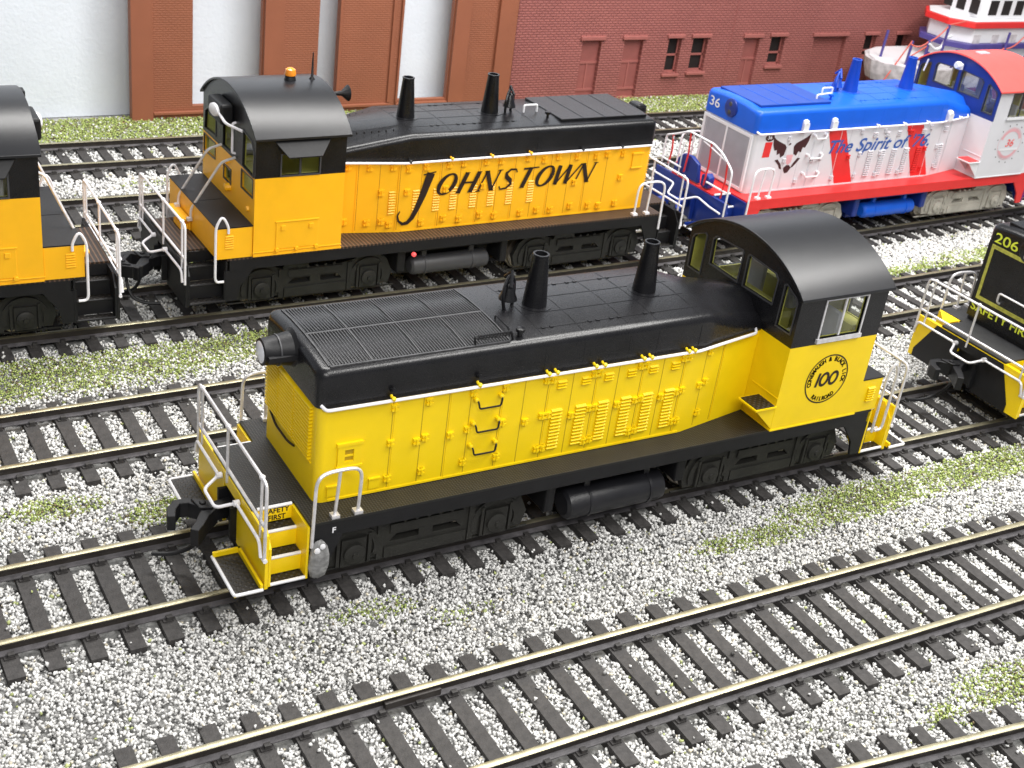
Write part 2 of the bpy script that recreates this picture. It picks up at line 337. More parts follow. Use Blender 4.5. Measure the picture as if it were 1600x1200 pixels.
def scatter(name, N_area, region, greenpart, seed):
    r = np.random.default_rng(seed); xs = []; ys = []; ds = []
    for (y0, y1, dens) in region:
        n = int((y1-y0)*60*dens); x = r.uniform(-22, 38, n); y = r.uniform(y0, y1, n)
        ok, d = inframe(x, y, 160); xs.append(x[ok]); ys.append(y[ok]); ds.append(d[ok])
    x = np.concatenate(xs); y = np.concatenate(ys); d = np.concatenate(ds)
    # ties and rails are kept clear
    keep = np.ones(len(x), bool); ontie = np.zeros(len(x), bool); between = np.zeros(len(x), bool)
    for i, (xa, xb) in RANGE.items():
        dy = y-tyv(i, x); sp = .543; ph = {1: .30, 0: .17}.get(i, .1*i); sl = (tyv(i, x+.01)-tyv(i, x-.01))/.02
        k = np.abs(((x+sl*dy-ph)/sp+.5) % 1-.5)*sp
        inside = (np.abs(dy) < 1.40) & (x > xa) & (x < xb)
        ontie |= inside & (k < .125); between |= inside
        keep &= ~((np.abs(np.abs(dy)-G) < .13) & (x > xa) & (x < xb))
    rr = r.random(len(x)); keep &= (~ontie) | (rr < .006)
    gm = green(x, y)
    if greenpart: keep &= (r.random(len(x)) < np.clip((gm-.20)*2.8, 0, 1)) & ~ontie & ~(between & (r.random(len(x)) < .8))
    else: keep &= (r.random(len(x)) > np.clip((gm-.45)*1.1, 0, .80))
    x, y, d, ontie, between, gm = [a[keep] for a in (x, y, d, ontie, between, gm)]
    n = len(x)
    sz = (r.uniform(.018, .040, n) if not greenpart else r.uniform(.013, .026, n))*np.where(d > 32, 1.35, 1.)
    z = np.where(ontie, -.2+sz*.7, np.where(between, -.285+r.uniform(-.03, .035, n), -.27+r.uniform(-.04, .035, n)+.03*vnoise(x, y, .9, 9)))
    if greenpart: z = z+.022
    base = np.array([(1, 0, 0), (-1, 0, 0), (0, 1, 0), (0, -1, 0), (0, 0, 1), (0, 0, -1)], float)
    fac = np.array([(0, 2, 4), (2, 1, 4), (1, 3, 4), (3, 0, 4), (2, 0, 5), (1, 2, 5), (3, 1, 5), (0, 3, 5)])
    V = base[None]*r.uniform(.65, 1.3, (n, 6, 1))+r.uniform(-.28, .28, (n, 6, 3))
    # random rotation by random quaternion
    Q = r.normal(size=(n, 4)); Q /= np.linalg.norm(Q, axis=1, keepdims=True); w, a, b_, c = Q.T
    Rm = np.stack([1-2*(b_*b_+c*c), 2*(a*b_-c*w), 2*(a*c+b_*w), 2*(a*b_+c*w), 1-2*(a*a+c*c), 2*(b_*c-a*w), 2*(a*c-b_*w), 2*(b_*c+a*w), 1-2*(a*a+b_*b_)], 1).reshape(n, 3, 3)
    V = np.einsum('nij,nkj->nki', Rm, V)*sz[:, None, None]+np.stack([x, y, z], 1)[:, None]
    F = (fac[None]+6*np.arange(n)[:, None, None]).reshape(-1, 3)
    me = bpy.data.meshes.new(name); me.vertices.add(n*6); me.vertices.foreach_set('co', V.reshape(-1).astype(np.float32))
    me.loops.add(len(F)*3); me.loops.foreach_set('vertex_index', F.reshape(-1).astype(np.int32)); me.polygons.add(len(F)); me.polygons.foreach_set('loop_start', (np.arange(len(F))*3).astype(np.int32))
    me.update(calc_edges=True)
    if greenpart:
        t = r.random(n)[:, None]; c = np.array([.19, .25, .06])*(1-t)+np.array([.46, .54, .17])*t
        sel = r.random(n) < .15; c[sel] = np.array([.16, .12, .06])
    else:
        u = r.random(n); c = np.empty((n, 3)); g = np.where(u < .76, r.uniform(.54, .84, n), np.where(u < .94, r.uniform(.30, .54, n), r.uniform(.03, .16, n)))
        c[:] = g[:, None]; c *= np.array([1, .995, .975])[None]; s2 = r.random(n) < .02; c[s2] *= np.array([.95, .88, .7]); s3 = r.random(n) < .012; c[s3] *= np.array([.55, .62, .25])
        patch = vnoise(x, y, .5, 21)[:, None]; c *= .90+.16*patch
    at = me.attributes.new('stone_color', 'FLOAT_COLOR', 'POINT'); cc = np.repeat(np.concatenate([c, np.ones((n, 1))], 1), 6, 0); at.data.foreach_set('color', cc.reshape(-1).astype(np.float32))
    M = bpy.data.materials.new(name+'_grains'); M.use_nodes = True; nt = M.node_tree; b = nt.nodes['Principled BSDF']; b.inputs['Roughness'].default_value = .7
    a = nt.nodes.new('ShaderNodeAttribute'); a.attribute_name = 'stone_color'; nt.links.new(a.outputs['Color'], b.inputs['Base Color']); me.materials.append(M)
    o = link(name, me); print(name, n); return o
tag(scatter('track_ballast', 0, ((-9.5, 5, 760), (5, 13, 600), (13, 21.3, 400)), False, 3), 'white and grey crushed stone ballast between and around the tracks', 'gravel', kind='stuff')
tag(scatter('green_turf', 0, ((-9.5, 5, 1100), (5, 13, 900), (13, 21.3, 620)), True, 4), 'patches of short green turf crumbs scattered in the ballast', 'turf', kind='stuff')

# ------------------------------------------------------------------ the locomotive builder
XH, YH, ZD, ZH = -5.18, 1.04, 1.385, 2.97
def hood_half(x): return YH if x < 1.4 else YH-(x-1.4)/1.59*.30
def lettering_side(s):   # decal on a side: u = x as read, v = z
    return lambda y: (lambda u, v: ((u if s < 0 else -u), s*y, v))
LATCH100 = [(-4.02, 2.81), (-3.47, 2.82), (-2.74, 2.85), (-2.18, 2.84), (-4.04, 2.22), (-3.48, 2.21), (-3.06, 2.17), (-3.62, 2.17), (-2.77, 2.22), (-2.17, 2.23), (-1.76, 2.17), (-4.05, 1.61), (-3.49, 1.62), (-2.79, 1.64), (-2.2, 1.62), (-1.46, 2.22), (-1.35, 2.22), (-1.47, 1.62), (-1.37, 1.62), (-0.91, 2.14), (-0.59, 2.21), (-0.47, 2.21), (-0.6, 1.6), (-0.48, 1.61), (-0.04, 2.18), (0.3, 2.21), (0.28, 1.61), (0.40, 1.62), (0.42, 2.22), (0.83, 2.18), (1.13, 2.22), (1.25, 2.24), (1.14, 1.65), (1.27, 1.64), (1.65, 2.24), (1.78, 2.28), (1.74, 1.69), (1.76, 2.84), (0.31, 2.83), (0.42, 2.83), (1.17, 2.84), (1.28, 2.84), (-1.46, 2.85), (-1.34, 2.84), (-0.58, 2.83), (-0.47, 2.83)]
LATCHJ = [(2.59, 2.88), (2.13, 2.86), (1.63, 2.87), (1.28, 2.82), (.86, 2.84), (.3, 2.85), (-.06, 2.86), (-.63, 2.86), (-1.01, 2.85), (-1.71, 2.87), (-2.14, 2.8), (-2.52, 2.85), (-3.04, 2.82), (-3.57, 2.8), (-3.88, 2.82), (-4.33, 2.8), (2.62, 1.65), (2.13, 1.62), (1.81, 1.64), (1.64, 1.58), (.88, 1.57), (.34, 1.62), (-.06, 1.57), (-.59, 1.62), (-.97, 1.57), (-1.66, 1.57), (-2.1, 1.6), (-2.48, 1.57), (-3.02, 1.62), (-3.53, 1.59), (-3.83, 1.56), (-4.3, 1.58), (1.85, 2.3), (1.28, 2.3), (.34, 2.3), (-.6, 2.3), (-3.05, 2.2), (-4.35, 2.22)]
SEAM100 = [-4.04, -3.55, -3.13, -2.76, -2.23, -1.83, -1.41, -.96, -.53, -.1, .36, .78, 1.2, 1.7, 2.1]
SEAMJ = [2.36, 1.9, 1.46, .95, .47, 0, -.5, -.95, -1.4, -1.9, -2.35, -2.85, -3.35, -3.9]

def latch_mesh(m_):
    b = MB(); b.box(-.055, .055, -.045, 0, -.05, -.015).box(-.055, .055, -.045, 0, .02, .055).box(-.035, .035, -.035, 0, -.06, .055).box(-.012, .012, -.06, -.03, -.05, .05)
    return b.mesh('door_latch', m_, smooth=0)

def loco(pos, rz, label, c):
    root = empty('diesel_switcher', pos, rz); tag(root, label, 'locomotive', 'switcher locomotives standing on the tracks')
    body, top, deck, fr, wire = c['body'], c['top'], c['deck'], c['frame'], c['wire']
    rear = c.get('rear', 6.05); px1 = c.get('boxend', 5.5); near = c.get('near', -1)   # near = the local side that faces the camera
    ze = c.get('ze', 3.87); zs = c.get('zs', 2.99)
    # ---- deck and frame
    nx, ny = 5.42, .86
    dk = [(-6.05, -ny), (-nx, -ny), (-nx, -1.5), (nx+.0, -1.5), (nx, -ny), (rear, -ny), (rear, ny), (nx, ny), (nx, 1.5), (-nx, 1.5), (-nx, ny), (-6.05, ny)]
    MB().prism(dk, 2, ZD-.04, ZD).obj('walkway_deck', deck, root, smooth=0)
    b = MB()
    for s in (-1, 1):
        b.box(-nx+.05, nx-.05, s*1.44, s*1.498, 1.12, ZD-.042)
        for e in (-1, 1):
            b.prism([(e*5.39, 1.118), (e*5.39, .45), (e*5.2, .45), (e*4.9, 1.118)] if e < 0 else [(5.48, 1.118), (5.48, .45), (5.2, .45), (5.14, .75), (4.86, 1.118)], 1, s*1.445, s*1.492)
    b.box(-5.3, 5.3, -.55, .55, .85, ZD-.045)
    b.box(-5.3, 5.3, -1.4, 1.4, 1.2, ZD-.05)
    b.obj('frame', fr, root, smooth=0)
    # ---- ends: beam plates, steps, foot boards, coupler, rails
    for e in (-1, 1):
        E_ = 6.05 if e < 0 else rear; bm_ = c['beam'] if e < 0 else c.get('rbeam', c['beam'])
        b = MB()
        for s in (-1, 1): b.box(e*(E_-.03), e*(E_+.02), s*.30, s*1.5, .42, ZD-.045)
        b.box(e*(E_-.03), e*(E_+.02), -.30, .30, 1.14, ZD-.045)
        if c.get('beamtri') and e < 0: # black sheet with yellow outer corners
            o = b.obj('end_beam', bm_, root, smooth=0)
            b2 = MB(); b2.prism([(-.85, ZD-.05), (.95, ZD-.05), (1.38, .6), (1.38, .42), (.3, .42), (.3, 1.14), (-.3, 1.14), (-.3, .42), (-1.2, .42), (-1.2, .6)], 0, -E_-.024, -E_-.034)
            b2.obj('beam_centre_panel', 'frameblack', root, smooth=0)
        else: b.obj('end_beam', bm_, root, smooth=0)
        MB().box(e*(E_-.45), e*(E_-.04), -.29, .29, .45, 1.13).box(e*(E_-.04), e*(E_+.12), -.3, -.24, .5, 1.05).box(e*(E_-.04), e*(E_+.12), .24, .3, .5, 1.05).obj('coupler_pocket', c.get('pocket', 'frameblack'), root, smooth=0)
        # coupler
        cm = c.get('coupler', 'frameblack'); b = MB()
        def arm(pts, ws, z0, z1):
            L_ = [(e*(E_+px_), -e*py_) for px_, py_ in pts]; vs_, _ = ribbon(L_, ws); b.prism(vs_[0::2]+vs_[1::2][::-1], 2, z0, z1)
        arm([(-.1, .10), (.15, .06), (.36, -.02)], [.20, .20, .24], .72, .93)
        arm([(.30, .0), (.42, .12), (.58, .24), (.74, .26), (.87, .12), (.93, -.08)], [.22, .20, .14, .13, .14, .12], .70, .96)
        arm([(.30, .02), (.46, -.16), (.60, -.36), (.72, -.50)], [.22, .16, .14, .13], .66, .95)
        b.prism([(e*(E_+.28), -e*.1), (e*(E_+.55), -e*.24), (e*(E_+.5), e*.04), (e*(E_+.3), e*.1)], 2, .961, .99)
        b.cyl((e*(E_+.42), -e*.06, .96), (e*(E_+.42), -e*.06, 1.02), .05, n=10)
        b.obj('coupler', cm, root, smooth=0, bevel=.018)
        MB().tube([(e*(E_+.55), e*.22, .68), (e*(E_+.52), e*.05, .4), (e*(E_+.6), -e*.12, .16), (e*(E_+.85), -e*.2, .07), (e*(E_+1.12), -e*.3, .08)], .035, rnd=.25).obj('brake_hose', 'frameblack', root)
        # step wells in the four corners
        for s in (-1, 1):
            bm2 = bm_ if not (c.get('blacksteps')) else 'frameblack'
            b = MB(); sx = e*nx
            b.prism([(s*1.5, ZD-.045), (s*1.5, .45), (s*1.24, .45), (s*.86, 1.0), (s*.86, ZD-.045)], 0, sx, sx+e*.035)
            b.prism([(s*1.5, 1.1), (s*1.5, .45), (s*1.22, .45), (s*.86, 1.0), (s*.86, ZD-.045), (s*1.3, ZD-.045)], 0, e*(E_-.035), e*(E_-.07))
            x0, x1 = e*(nx+.035), e*(E_-.07)
            b.box(x0, x1, s*.86, s*.88, 1.12, ZD-.045).box(x0, x1, s*1.07, s*1.09, .80, 1.075).box(x0, x1, s*1.28, s*1.30, .50, .775)
            w = b.obj('step_well', bm2, root, smooth=0)
            for z, y0, y1 in ((1.10, .88, 1.09), (.79, 1.09, 1.30), (.485, 1.30, 1.50)):
                MB().box(x0, x1, s*y0, s*(y1-.035), z-.02, z).obj('step_tread', 'gridtread', w, smooth=0)
                MB().tube([(x0, s*(y1-.015), z-.012), (x1, s*(y1-.015), z-.012)], .026).obj('step_edge', c['edge'], w)
            if c['edge'] == 'white': MB().tube([(x0, s*(ny+.012), ZD-.02), (x1, s*(ny+.012), ZD-.02)], .026).obj('step_edge', c['edge'], w)
        # foot boards
        for s in ((-1, 1) if c.get('foot', True) else ()):
            fx0, fx1 = e*(E_+.06), e*(E_+.48); ya, yb = s*.58, s*1.56
            b = MB(); b.box(fx0, fx0+e*.04, ya, yb, .44, .56); b.box(fx0, fx1, ya, ya+s*.04, .44, .56); b.box(fx0, fx1, ya, yb, .44, .46)
            fb = b.obj('foot_board', c['foot_m'], root, smooth=0)
            MB().box(fx0+e*.045, fx1-e*.02, ya+s*.045, yb-s*.01, .462, .486).obj('board_tread', 'gridtread', fb, smooth=0)
            MB().tube([(fx0, yb, .475), (fx1, yb, .475), (fx1, ya, .475)], .026, rnd=.05).obj('board_edge', c['edge'], fb)
        # end rails
        X = e*(E_+.03); r = .026; b = MB()
        if c.get('arched') and e < 0:
            b.tube([(X, -1.46, 1.0), (X, -1.46, 2.2), (X, -1.0, 2.5), (X, -.6, 2.62), (X, .4, 2.62), (X, 1.0, 2.35), (X, 1.3, 2.24), (X, 1.3, 1.5)], r, rnd=.12)
            b.tube([(X, -1.2, 2.36), (X, -.55, 2.5), (X, -.2, 2.56)], .02)
            for y in (1.0, .55): b.tube([(X, y, ZD), (X, y, 2.3)], .018)
            b.tube([(X, -1.45, 1.62), (X, -.6, 1.62)], r); b.tube([(X, .5, 1.62), (X, 1.45, 1.62)], r)
            b.tube([(X-.12, -1.45, 1.1), (X-.12, -1.0, 1.12), (X-.12, -.5, 1.2), (X-.45, -.2, 1.02), (X-.45, .3, 1.02), (X-.12, .5, 1.2), (X-.12, 1.4, 1.2)], .026, rnd=.1)
            b.obj('end_handrail', wire, root)
            b = MB()
            for y, z0, z1 in ((1.02, 1.55, 2.32), (.35, 1.55, 2.62), (-.5, 1.5, 2.62), (-1.22, 1.42, 2.38)): b.tube([(X, y, z0), (X, y-.05, (z0+z1)/2), (X, y, z1)], .024)
            b.obj('red_stanchion', 'red', root)
            # raised drop step with its curved plates
            b = MB(); b.prism([(.75, 1.42), (.75, 1.8), (.55, 1.98), (.2, 2.02), (-.1, 1.9), (-.2, 1.42)], 0, X+.05, X+.16); b.prism([(-.3, 1.42), (-.3, 1.72), (-.5, 1.8), (-.62, 1.7), (-.6, 1.42)], 0, X+.05, X+.25)
            b.obj('drop_step', 'darkblue', root, smooth=40, bevel=.03)
        else:
            b.tube([(X, -1.49, .93), (X, -1.49, 2.18), (X, -1.30, 2.2), (X, 1.30, 2.2), (X, 1.49, 2.18), (X, 1.49, .93)], r, rnd=.14)
            b.tube([(X, -1.46, 1.48), (X, 1.46, 1.48)], r); b.tube([(X, -1.3, 1.2), (X, -1.3, 2.2)], .022); b.tube([(X, 1.3, 1.2), (X, 1.3, 2.2)], .022); b.tube([(X, .12, ZD-.15), (X, .12, 2.2)], .024)
            for y in (-1.3, .12, 1.3): b.lathe((X, y, 2.17), (0, 0, 1), ((0, .03), (.02, .045), (.05, .045), (.07, .02)), 8)
            b.obj('end_handrail', wire, root)
            b = MB(); b.tube([(X+e*.05, -1.47, .98), (X+e*.05, -1.4, 1.22), (X+e*.05, -.42, 1.22), (X+e*.32, -.30, 1.12), (X+e*.32, .22, 1.12), (X+e*.05, .36, 1.22), (X+e*.05, 1.42, 1.22), (X+e*.05, 1.47, .98)], .026, rnd=.09)
            b.lathe((X, -.42, 1.22), (e, 0, 0), ((0, .05), (.09, .05)), 8); b.lathe((X, .36, 1.22), (e, 0, 0), ((0, .05), (.09, .05)), 8)
            b.lathe((X, -1.48, .93), (0, -1, 0), ((-.06, .035), (.05, .035)), 8); b.obj('cut_lever', c.get('lever', wire), root)
        # side grab hoops at the steps
        for s in (-1, 1):
            b = MB()
            if e < 0:
                b.tube([(-5.39, s*1.52, 1.0), (-5.37, s*1.52, 2.12), (-5.22, s*1.5, 2.22), (-4.76, s*1.47, 2.2), (-4.65, s*1.45, 2.08), (-4.66, s*1.42, ZD)], .027, rnd=.16)
                b.tube([(-5.0, s*1.48, 2.21), (-5.02, s*1.42, ZD)], .025); b.box(-5.08, -4.96, s*1.36, s*1.48, ZD, ZD+.05); b.box(-4.73, -4.60, s*1.36, s*1.48, ZD, ZD+.05)
            else:
                xa, xb_ = c.get('hoop', (5.56, 5.80)); zb_ = c.get('hoopz', .9)
                b.tube([(xb_-.18, s*1.53, .92), (xb_, s*1.53, .92), (xb_, s*1.53, 2.1), ((xa+xb_)/2, s*1.53, 2.34), (xa, s*1.53, 2.1), (xa, s*1.53, zb_)], .027, rnd=.12)
            b.obj('step_handrail', wire, root)
    # ---- trucks, tanks
    for cx in (-3.353, 3.353):
        b = MB()
        for s in (-1, 1):
            y0, y1 = s*1.04, s*1.16
            prof = [(-1.72, .28), (-1.80, .55), (-1.66, .86), (-1.45, 1.0), (-1.05, 1.02), (-.86, .92), (-.55, .86), (.55, .86), (.86, .92), (1.05, 1.02), (1.45, 1.0), (1.66, .86), (1.80, .55), (1.72, .28), (.82, .28), (.70, .22), (-.70, .22), (-.82, .28)]
            holes = [[(-.62, .52), (-.5, .64), (-.12, .64), (-.12, .52)], [(.12, .52), (.12, .64), (.5, .64), (.62, .52)]]
            prof = [(cx+x, z) for x, z in prof]; holes = [[(cx+x, z) for x, z in h] for h in holes]
            b.prism(prof, 1, y0, y1, holes)
            for k in (-1, 1):
                ax_ = cx+k*1.219
                arcp = arc(ax_, .5, .44, .44, -20, 200, 14)+arc(ax_, .5, .34, .34, 200, -20, 14)
                b.prism(arcp, 1, y1, y1+s*.035)
                b.box(ax_-.2, ax_+.2, y1, y1+s*.05, .26, .74); b.lathe((ax_, y1+s*.05, .49), (0, s, 0), ((0, .17), (.05, .17), (.07, .12), (.075, .0)), 16)
                b.lathe((ax_, y1+s*.12, .49), (0, s, 0), ((0, .06), (.03, .05)), 8)
                b.box(ax_-.28, ax_-.23, y1, y1+s*.06, .28, .8); b.box(ax_+.23, ax_+.28, y1, y1+s*.06, .28, .8)
                b.box(cx+k*.78-.05, cx+k*.78+.05, y1, y1+s*.03, .24, .88)
            b.box(cx-.62, cx+.62, y1, y1+s*.03, .68, .84); b.box(cx-.7, cx+.7, y1, y1+s*.03, .24, .44)
            for k in range(5): b.cyl((cx-.4+.2*k, y1, .9), (cx-.4+.2*k, y1+s*.06, .9), .035, n=6)
            b.cyl((cx+.2, s*1.12, .98), (cx+.75, s*1.12, .98), .12, n=12); b.box(cx-.9, cx-.3, s*1.06, s*1.14, .95, 1.03)
            b.tube([(cx-1.9, s*1.08, .18), (cx+1.9, s*1.08, .18)], .02)
        b.box(cx-.5, cx+.5, -1.03, 1.03, .5, .9)
        tr = b.obj('truck', c['truck'], root, smooth=30)
        for k in (-1, 1):
            b = MB(); ax_ = cx+k*1.219
            for s in (-1, 1): b.lathe((ax_, s*.74, .50), (0, s, 0), ((-.06, .545), (-.04, .54), (-.035, .5), (.07, .5), (.075, .42), (.03, .40), (.03, .12), (.09, .1)), 28)
            b.cyl((ax_, -.8, .5), (ax_, .8, .5), .08, n=10); b.obj('wheel_set', 'wheel', tr, smooth=30)
    b = MB(); b.box(-1.05, 1.25, -.85, .85, .28, 1.1); b.box(-1.3, -1.12, -1.3, 1.3, .5, 1.1); b.box(1.3, 1.5, -1.3, 1.3, .55, 1.1); b.obj('fuel_tank', c.get('under', 'frameblack'), root, smooth=0, bevel=.04)
    for s in (-1, 1):
        b = MB(); R_, zc = (.275, .48) if c.get('bigtank') else (.21, .60)
        b.lathe((-.85, s*1.12, zc), (1, 0, 0), ((0, R_*.7), (.04, R_*.93), (.08, R_), (1.86, R_), (1.92, R_*.93), (1.96, R_*.7)), 24)
        for x in (-.45, .75): b.lathe((x, s*1.12, zc), (1, 0, 0), ((0, R_+.014), (.05, R_+.014)), 24); b.box(x-.03, x+.08, s*1.12-.04, s*1.12+.04, zc+R_-.02, 1.15)
        b.obj('air_reservoir', c['tank'], root, smooth=30)
    b = MB()
    for s in (-1, 1):
        b.box(-2.95, -2.45, s*1.3, s*1.36, 1.06, 1.115); b.tube([(-1.2, s*1.25, 1.0), (1.5, s*1.25, 1.0)], .02); b.box(3.1, 3.5, s*1.3, s*1.36, 1.06, 1.115)
    b.obj('underframe_piping', c.get('pipe', fr), root)
    # ---- hood
    def hsec(x, w, z1, z0=ZD+.004): return [(x, -w, z0), (x, -w, z1), (x, w, z1), (x, w, z0)]
    b = MB(); c_ = .05
    RC = .13; secs = [hsec(XH+RC-RC*math.cos(a), YH-RC+RC*math.sin(a), ZH-.01) for a in [PI/2*k/6 for k in range(7)]]+[hsec(x, hood_half(x), ZH-.01) for x in (-3., 0., 1.4, 1.9, 2.4, 2.985)]
    b.loft(secs)
    for s in (-1, 1):
        b.box(XH+.2, 1.35, s*YH, s*(YH+.012), ZD+.01, ZD+.045)
    hood = b.obj('hood', body, root, smooth=50)
    # door seams as thin raised/recessed strips
    sm_ = MB().box(-.006, .006, -.003, .004, ZD+.06, ZH-.05).mesh('door_seam', c['seam_m'], smooth=0); em_ = MB().box(-.006, .006, -.008, .004, ZD+.05, ZH-.06).mesh('door_edge', body, smooth=0)
    for k_, x in enumerate(c['seams']):
        w = hood_half(x); o = link('door_seam', sm_, hood, loc=(x, near*w, 0)); o.rotation_euler = (0, 0, 0 if near < 0 else PI)
        if k_ % 2 == 0: o = link('door_edge', em_, hood, loc=(x+.036, near*w, 0)); o.rotation_euler = (0, 0, 0 if near < 0 else PI)
    # louvers
    def louver_me(h, n, w=.175, dp=1.0 if c['kind'] == 'a' else .5):
        b = MB()
        for k in range(n):
            z = h*k/n; b.prism([(0, z), (-.04*dp, z+.008), (-.045*dp, z+h/n*.45), (0, z+h/n*.8)], 0, -w/2, w/2)
        return b.mesh('louver', body, smooth=0)
    lm = louver_me(.74 if c['kind'] == 'a' else .54, 12 if c['kind'] == 'a' else 9, .195 if c['kind'] == 'a' else .16); ls = louver_me(.15, 3, .16)
    for s in (-1, 1):
        for x in c['louv']:
            w = hood_half(x); o = link('louver', lm, hood, loc=(x, s*w, 1.57 if c['kind'] == 'a' else 1.80)); o.rotation_euler = (0, 0, 0 if s < 0 else PI)
            if c['kind'] == 'a' and s == near: o = link('louver', ls, hood, loc=(x+.02, s*w, 2.66)); o.rotation_euler = (0, 0, 0 if s < 0 else PI)
    lt = latch_mesh(body)
    for x, z in c['latch']:
        s = near; w = hood_half(x); o = link('door_latch', lt, hood, loc=(x, s*w, z)); o.scale = (1.25, 1, 1.3) if c['kind'] == 'b' else (1, 1, 1); o.rotation_euler = (0, 0, (0 if s < 0 else PI)+(0 if x < 1.4 else s*-.0))
    if c['kind'] == 'a' and not c.get('few'):
        for z in (2.68, 2.27, 1.87):
            b = MB(); b.tube([(-2.70, near*YH, z+.06), (-2.68, near*(YH+.1), z+.04), (-2.66, near*(YH+.12), z-.07), (-2.30, near*(YH+.12), z-.07), (-2.27, near*(YH+.1), z+.04), (-2.26, near*YH, z+.06)], .015, rnd=.03); b.obj('grab_iron', c.get('grab', 'frameblack'), hood)
        for z in (2.68, 2.27, 1.87):
            for x in (-2.70, -2.27): MB().lathe((x, near*YH, z+.06), (0, near, 0), ((0, .035), (.08, .035), (.09, .02)), 10).obj('grab_iron_boss', body, hood)
        b = MB(); s = near  # vent port and small covers
        b.prism([(-4.87, 1.94), (-4.5, 1.94), (-4.5, 2.34), (-4.87, 2.34)], 1, s*YH, s*(YH+.03), [[(-4.76, 2.04), (-4.62, 2.04), (-4.62, 2.24), (-4.76, 2.24)]])
        b.box(-4.89, -4.48, s*YH, s*(YH+.045), 2.31, 2.36); b.box(-4.89, -4.48, s*YH, s*(YH+.045), 1.93, 1.97); b.box(-4.76, -4.62, s*YH, s*(YH+.02), 2.12, 2.15)
        b.obj('vent_port', body, hood, smooth=0)
        MB().box(-4.755, -4.625, s*(YH-.002), s*(YH+.006), 2.05, 2.23)  .obj('vent_opening', 'seam', hood, smooth=0)
        for x0, x1 in ((-5.0, -4.82), (-4.34, -4.17)):
            MB().box(x0, x1, s*YH, s*(YH+.02), 1.48, 1.65).box(x0-.01, x1+.01, s*YH, s*(YH+.035), 1.64, 1.665).obj('small_hatch', body, hood, smooth=0)
    else:
        s = near
        if not c.get('few'):
            MB().box(-4.9, -4.62, s*YH, s*(YH+.03), 2.45, 2.78).box(-4.92, -4.6, s*YH, s*(YH+.05), 2.76, 2.81).box(-4.92, -4.6, s*YH, s*(YH+.05), 2.42, 2.46).obj('vent_port', body, hood, smooth=0, bevel=.01)
        elif c.get('white_grabs'):
            for x0, x1, z in ((-3.2, -2.8, 2.83), (-3.28, -2.8, 2.3), (-3.3, -2.78, 1.8)):
                b = MB(); b.tube([(x0, s*YH, z+.03), (x0, s*(YH+.1), z+.03), (x0+.05, s*(YH+.11), z-.06), (x1-.05, s*(YH+.11), z-.06), (x1, s*(YH+.1), z+.03), (x1, s*YH, z+.03)], .022, rnd=.03)
                for x in (x0, x1): b.lathe((x, s*YH, z+.03), (0, s, 0), ((0, .04), (.1, .04)), 8)
                b.obj('grab_iron', 'white', hood)
            for x in (-3.6, -2.6, 1.75):
                b = MB(); b.box(x-.09, x+.09, s*(YH-.02), s*(YH+.1), 3.0, 3.2); b.lathe((x, s*(YH+.02), 3.2), (0, 0, 1), ((0, .1), (.06, .09), (.09, .03)), 10)
                b.obj('handrail_bracket', 'white', hood, smooth=40)
    # radiator face
    b = MB(); n = 15
    for k in range(n):
        z = 2.03+k*(.90/n)
        for y0, y1 in ((-.82, -.23), (-.20, .39), (.42, .92)): b.prism([(XH+.01, z), (XH-.055, z-.010), (XH-.055, z+.014), (XH+.01, z+.030)], 1, y0, y1)
    if c.get('shutter'):
        b = MB(); b.box(XH-.03, XH, -.92, .92, 1.5, 2.85)
        for k in range(40): b.box(XH-.045, XH-.03, -.85+k*.0425, -.85+k*.0425+.02, 1.55, 2.80)
        b.obj('radiator_shutter', 'shutter', hood, smooth=0)
        b = MB(); b.prism([(-.98, 1.44), (.98, 1.44), (.98, 2.92), (-.98, 2.92)], 0, XH-.05, XH, [[(-.9, 1.52), (.9, 1.52), (.9, 2.84), (-.9, 2.84)]])
        b.box(XH-.06, XH-.046, -.03, .03, 1.52, 2.84); b.obj('shutter_frame', 'white', hood, smooth=0)
    elif c.get('plainfront'):
        w_ = .05; b = MB(); b.prism([(-.85, 1.92), (.88, 1.92), (.88, 3.15), (-.85, 3.15)], 0, XH-.065, XH-.055, [[(-.78, 2.0), (.81, 2.0), (.81, 3.07), (-.78, 3.07)]])
        b.obj('lime_border', 'limedull', hood, smooth=0)
        MB().box(XH-.055, XH, -.95, .98, 1.5, 3.2).obj('radiator_panel', 'black', hood, smooth=0)
        MB().tube([(XH-.06, .28, 2.05), (XH-.16, .28, 2.1), (XH-.16, .28, 2.3), (XH-.16, -.6, 2.3), (XH-.06, -.6, 2.1)], .022, rnd=.05).obj('front_grab_iron', 'silver', hood)
    else:
        b.box(XH-.02, XH, -.84, 1.0, 1.965, 1.99); b.obj('radiator_shutter', body, hood, smooth=0)
        MB().tube([(XH-.01, .78, 1.95), (XH-.03, .5, 1.86), (XH-.03, 0, 1.86), (XH-.01, -.22, 1.90)], .018, rnd=.1).obj('front_handle', 'ink', hood)
    # hood roof (dark upper)
    def rsec(x, w, zb, zsd, r, zc, ch=None):
        pts = [(-w, zb), (-w, zsd-r)]
        for k in range(1, 6):
            a = PI/2*k/5; pts.append((-w+r-r*math.cos(a), zsd-r+r*math.sin(a)))
        pts.append((-w*.45, zsd+(zc-zsd)*.75)); pts.append((0, zc))
        q = pts+[(-u, v) for u, v in pts[::-1][1:]]
        return [(x, u, v) for u, v in q]
    rr = .14; b = MB()
    RC = .15; xs_ = [(XH-.04+RC-RC*math.cos(a), YH+.018-RC+RC*math.sin(a), 3.565-RC*.7*(1-math.sin(a)), 3.622-RC*.7*(1-math.sin(a))) for a in [PI/2*k/7 for k in range(8)]]+[(-3., YH+.018, 3.565, 3.622), (0, YH+.018, 3.565, 3.622)]
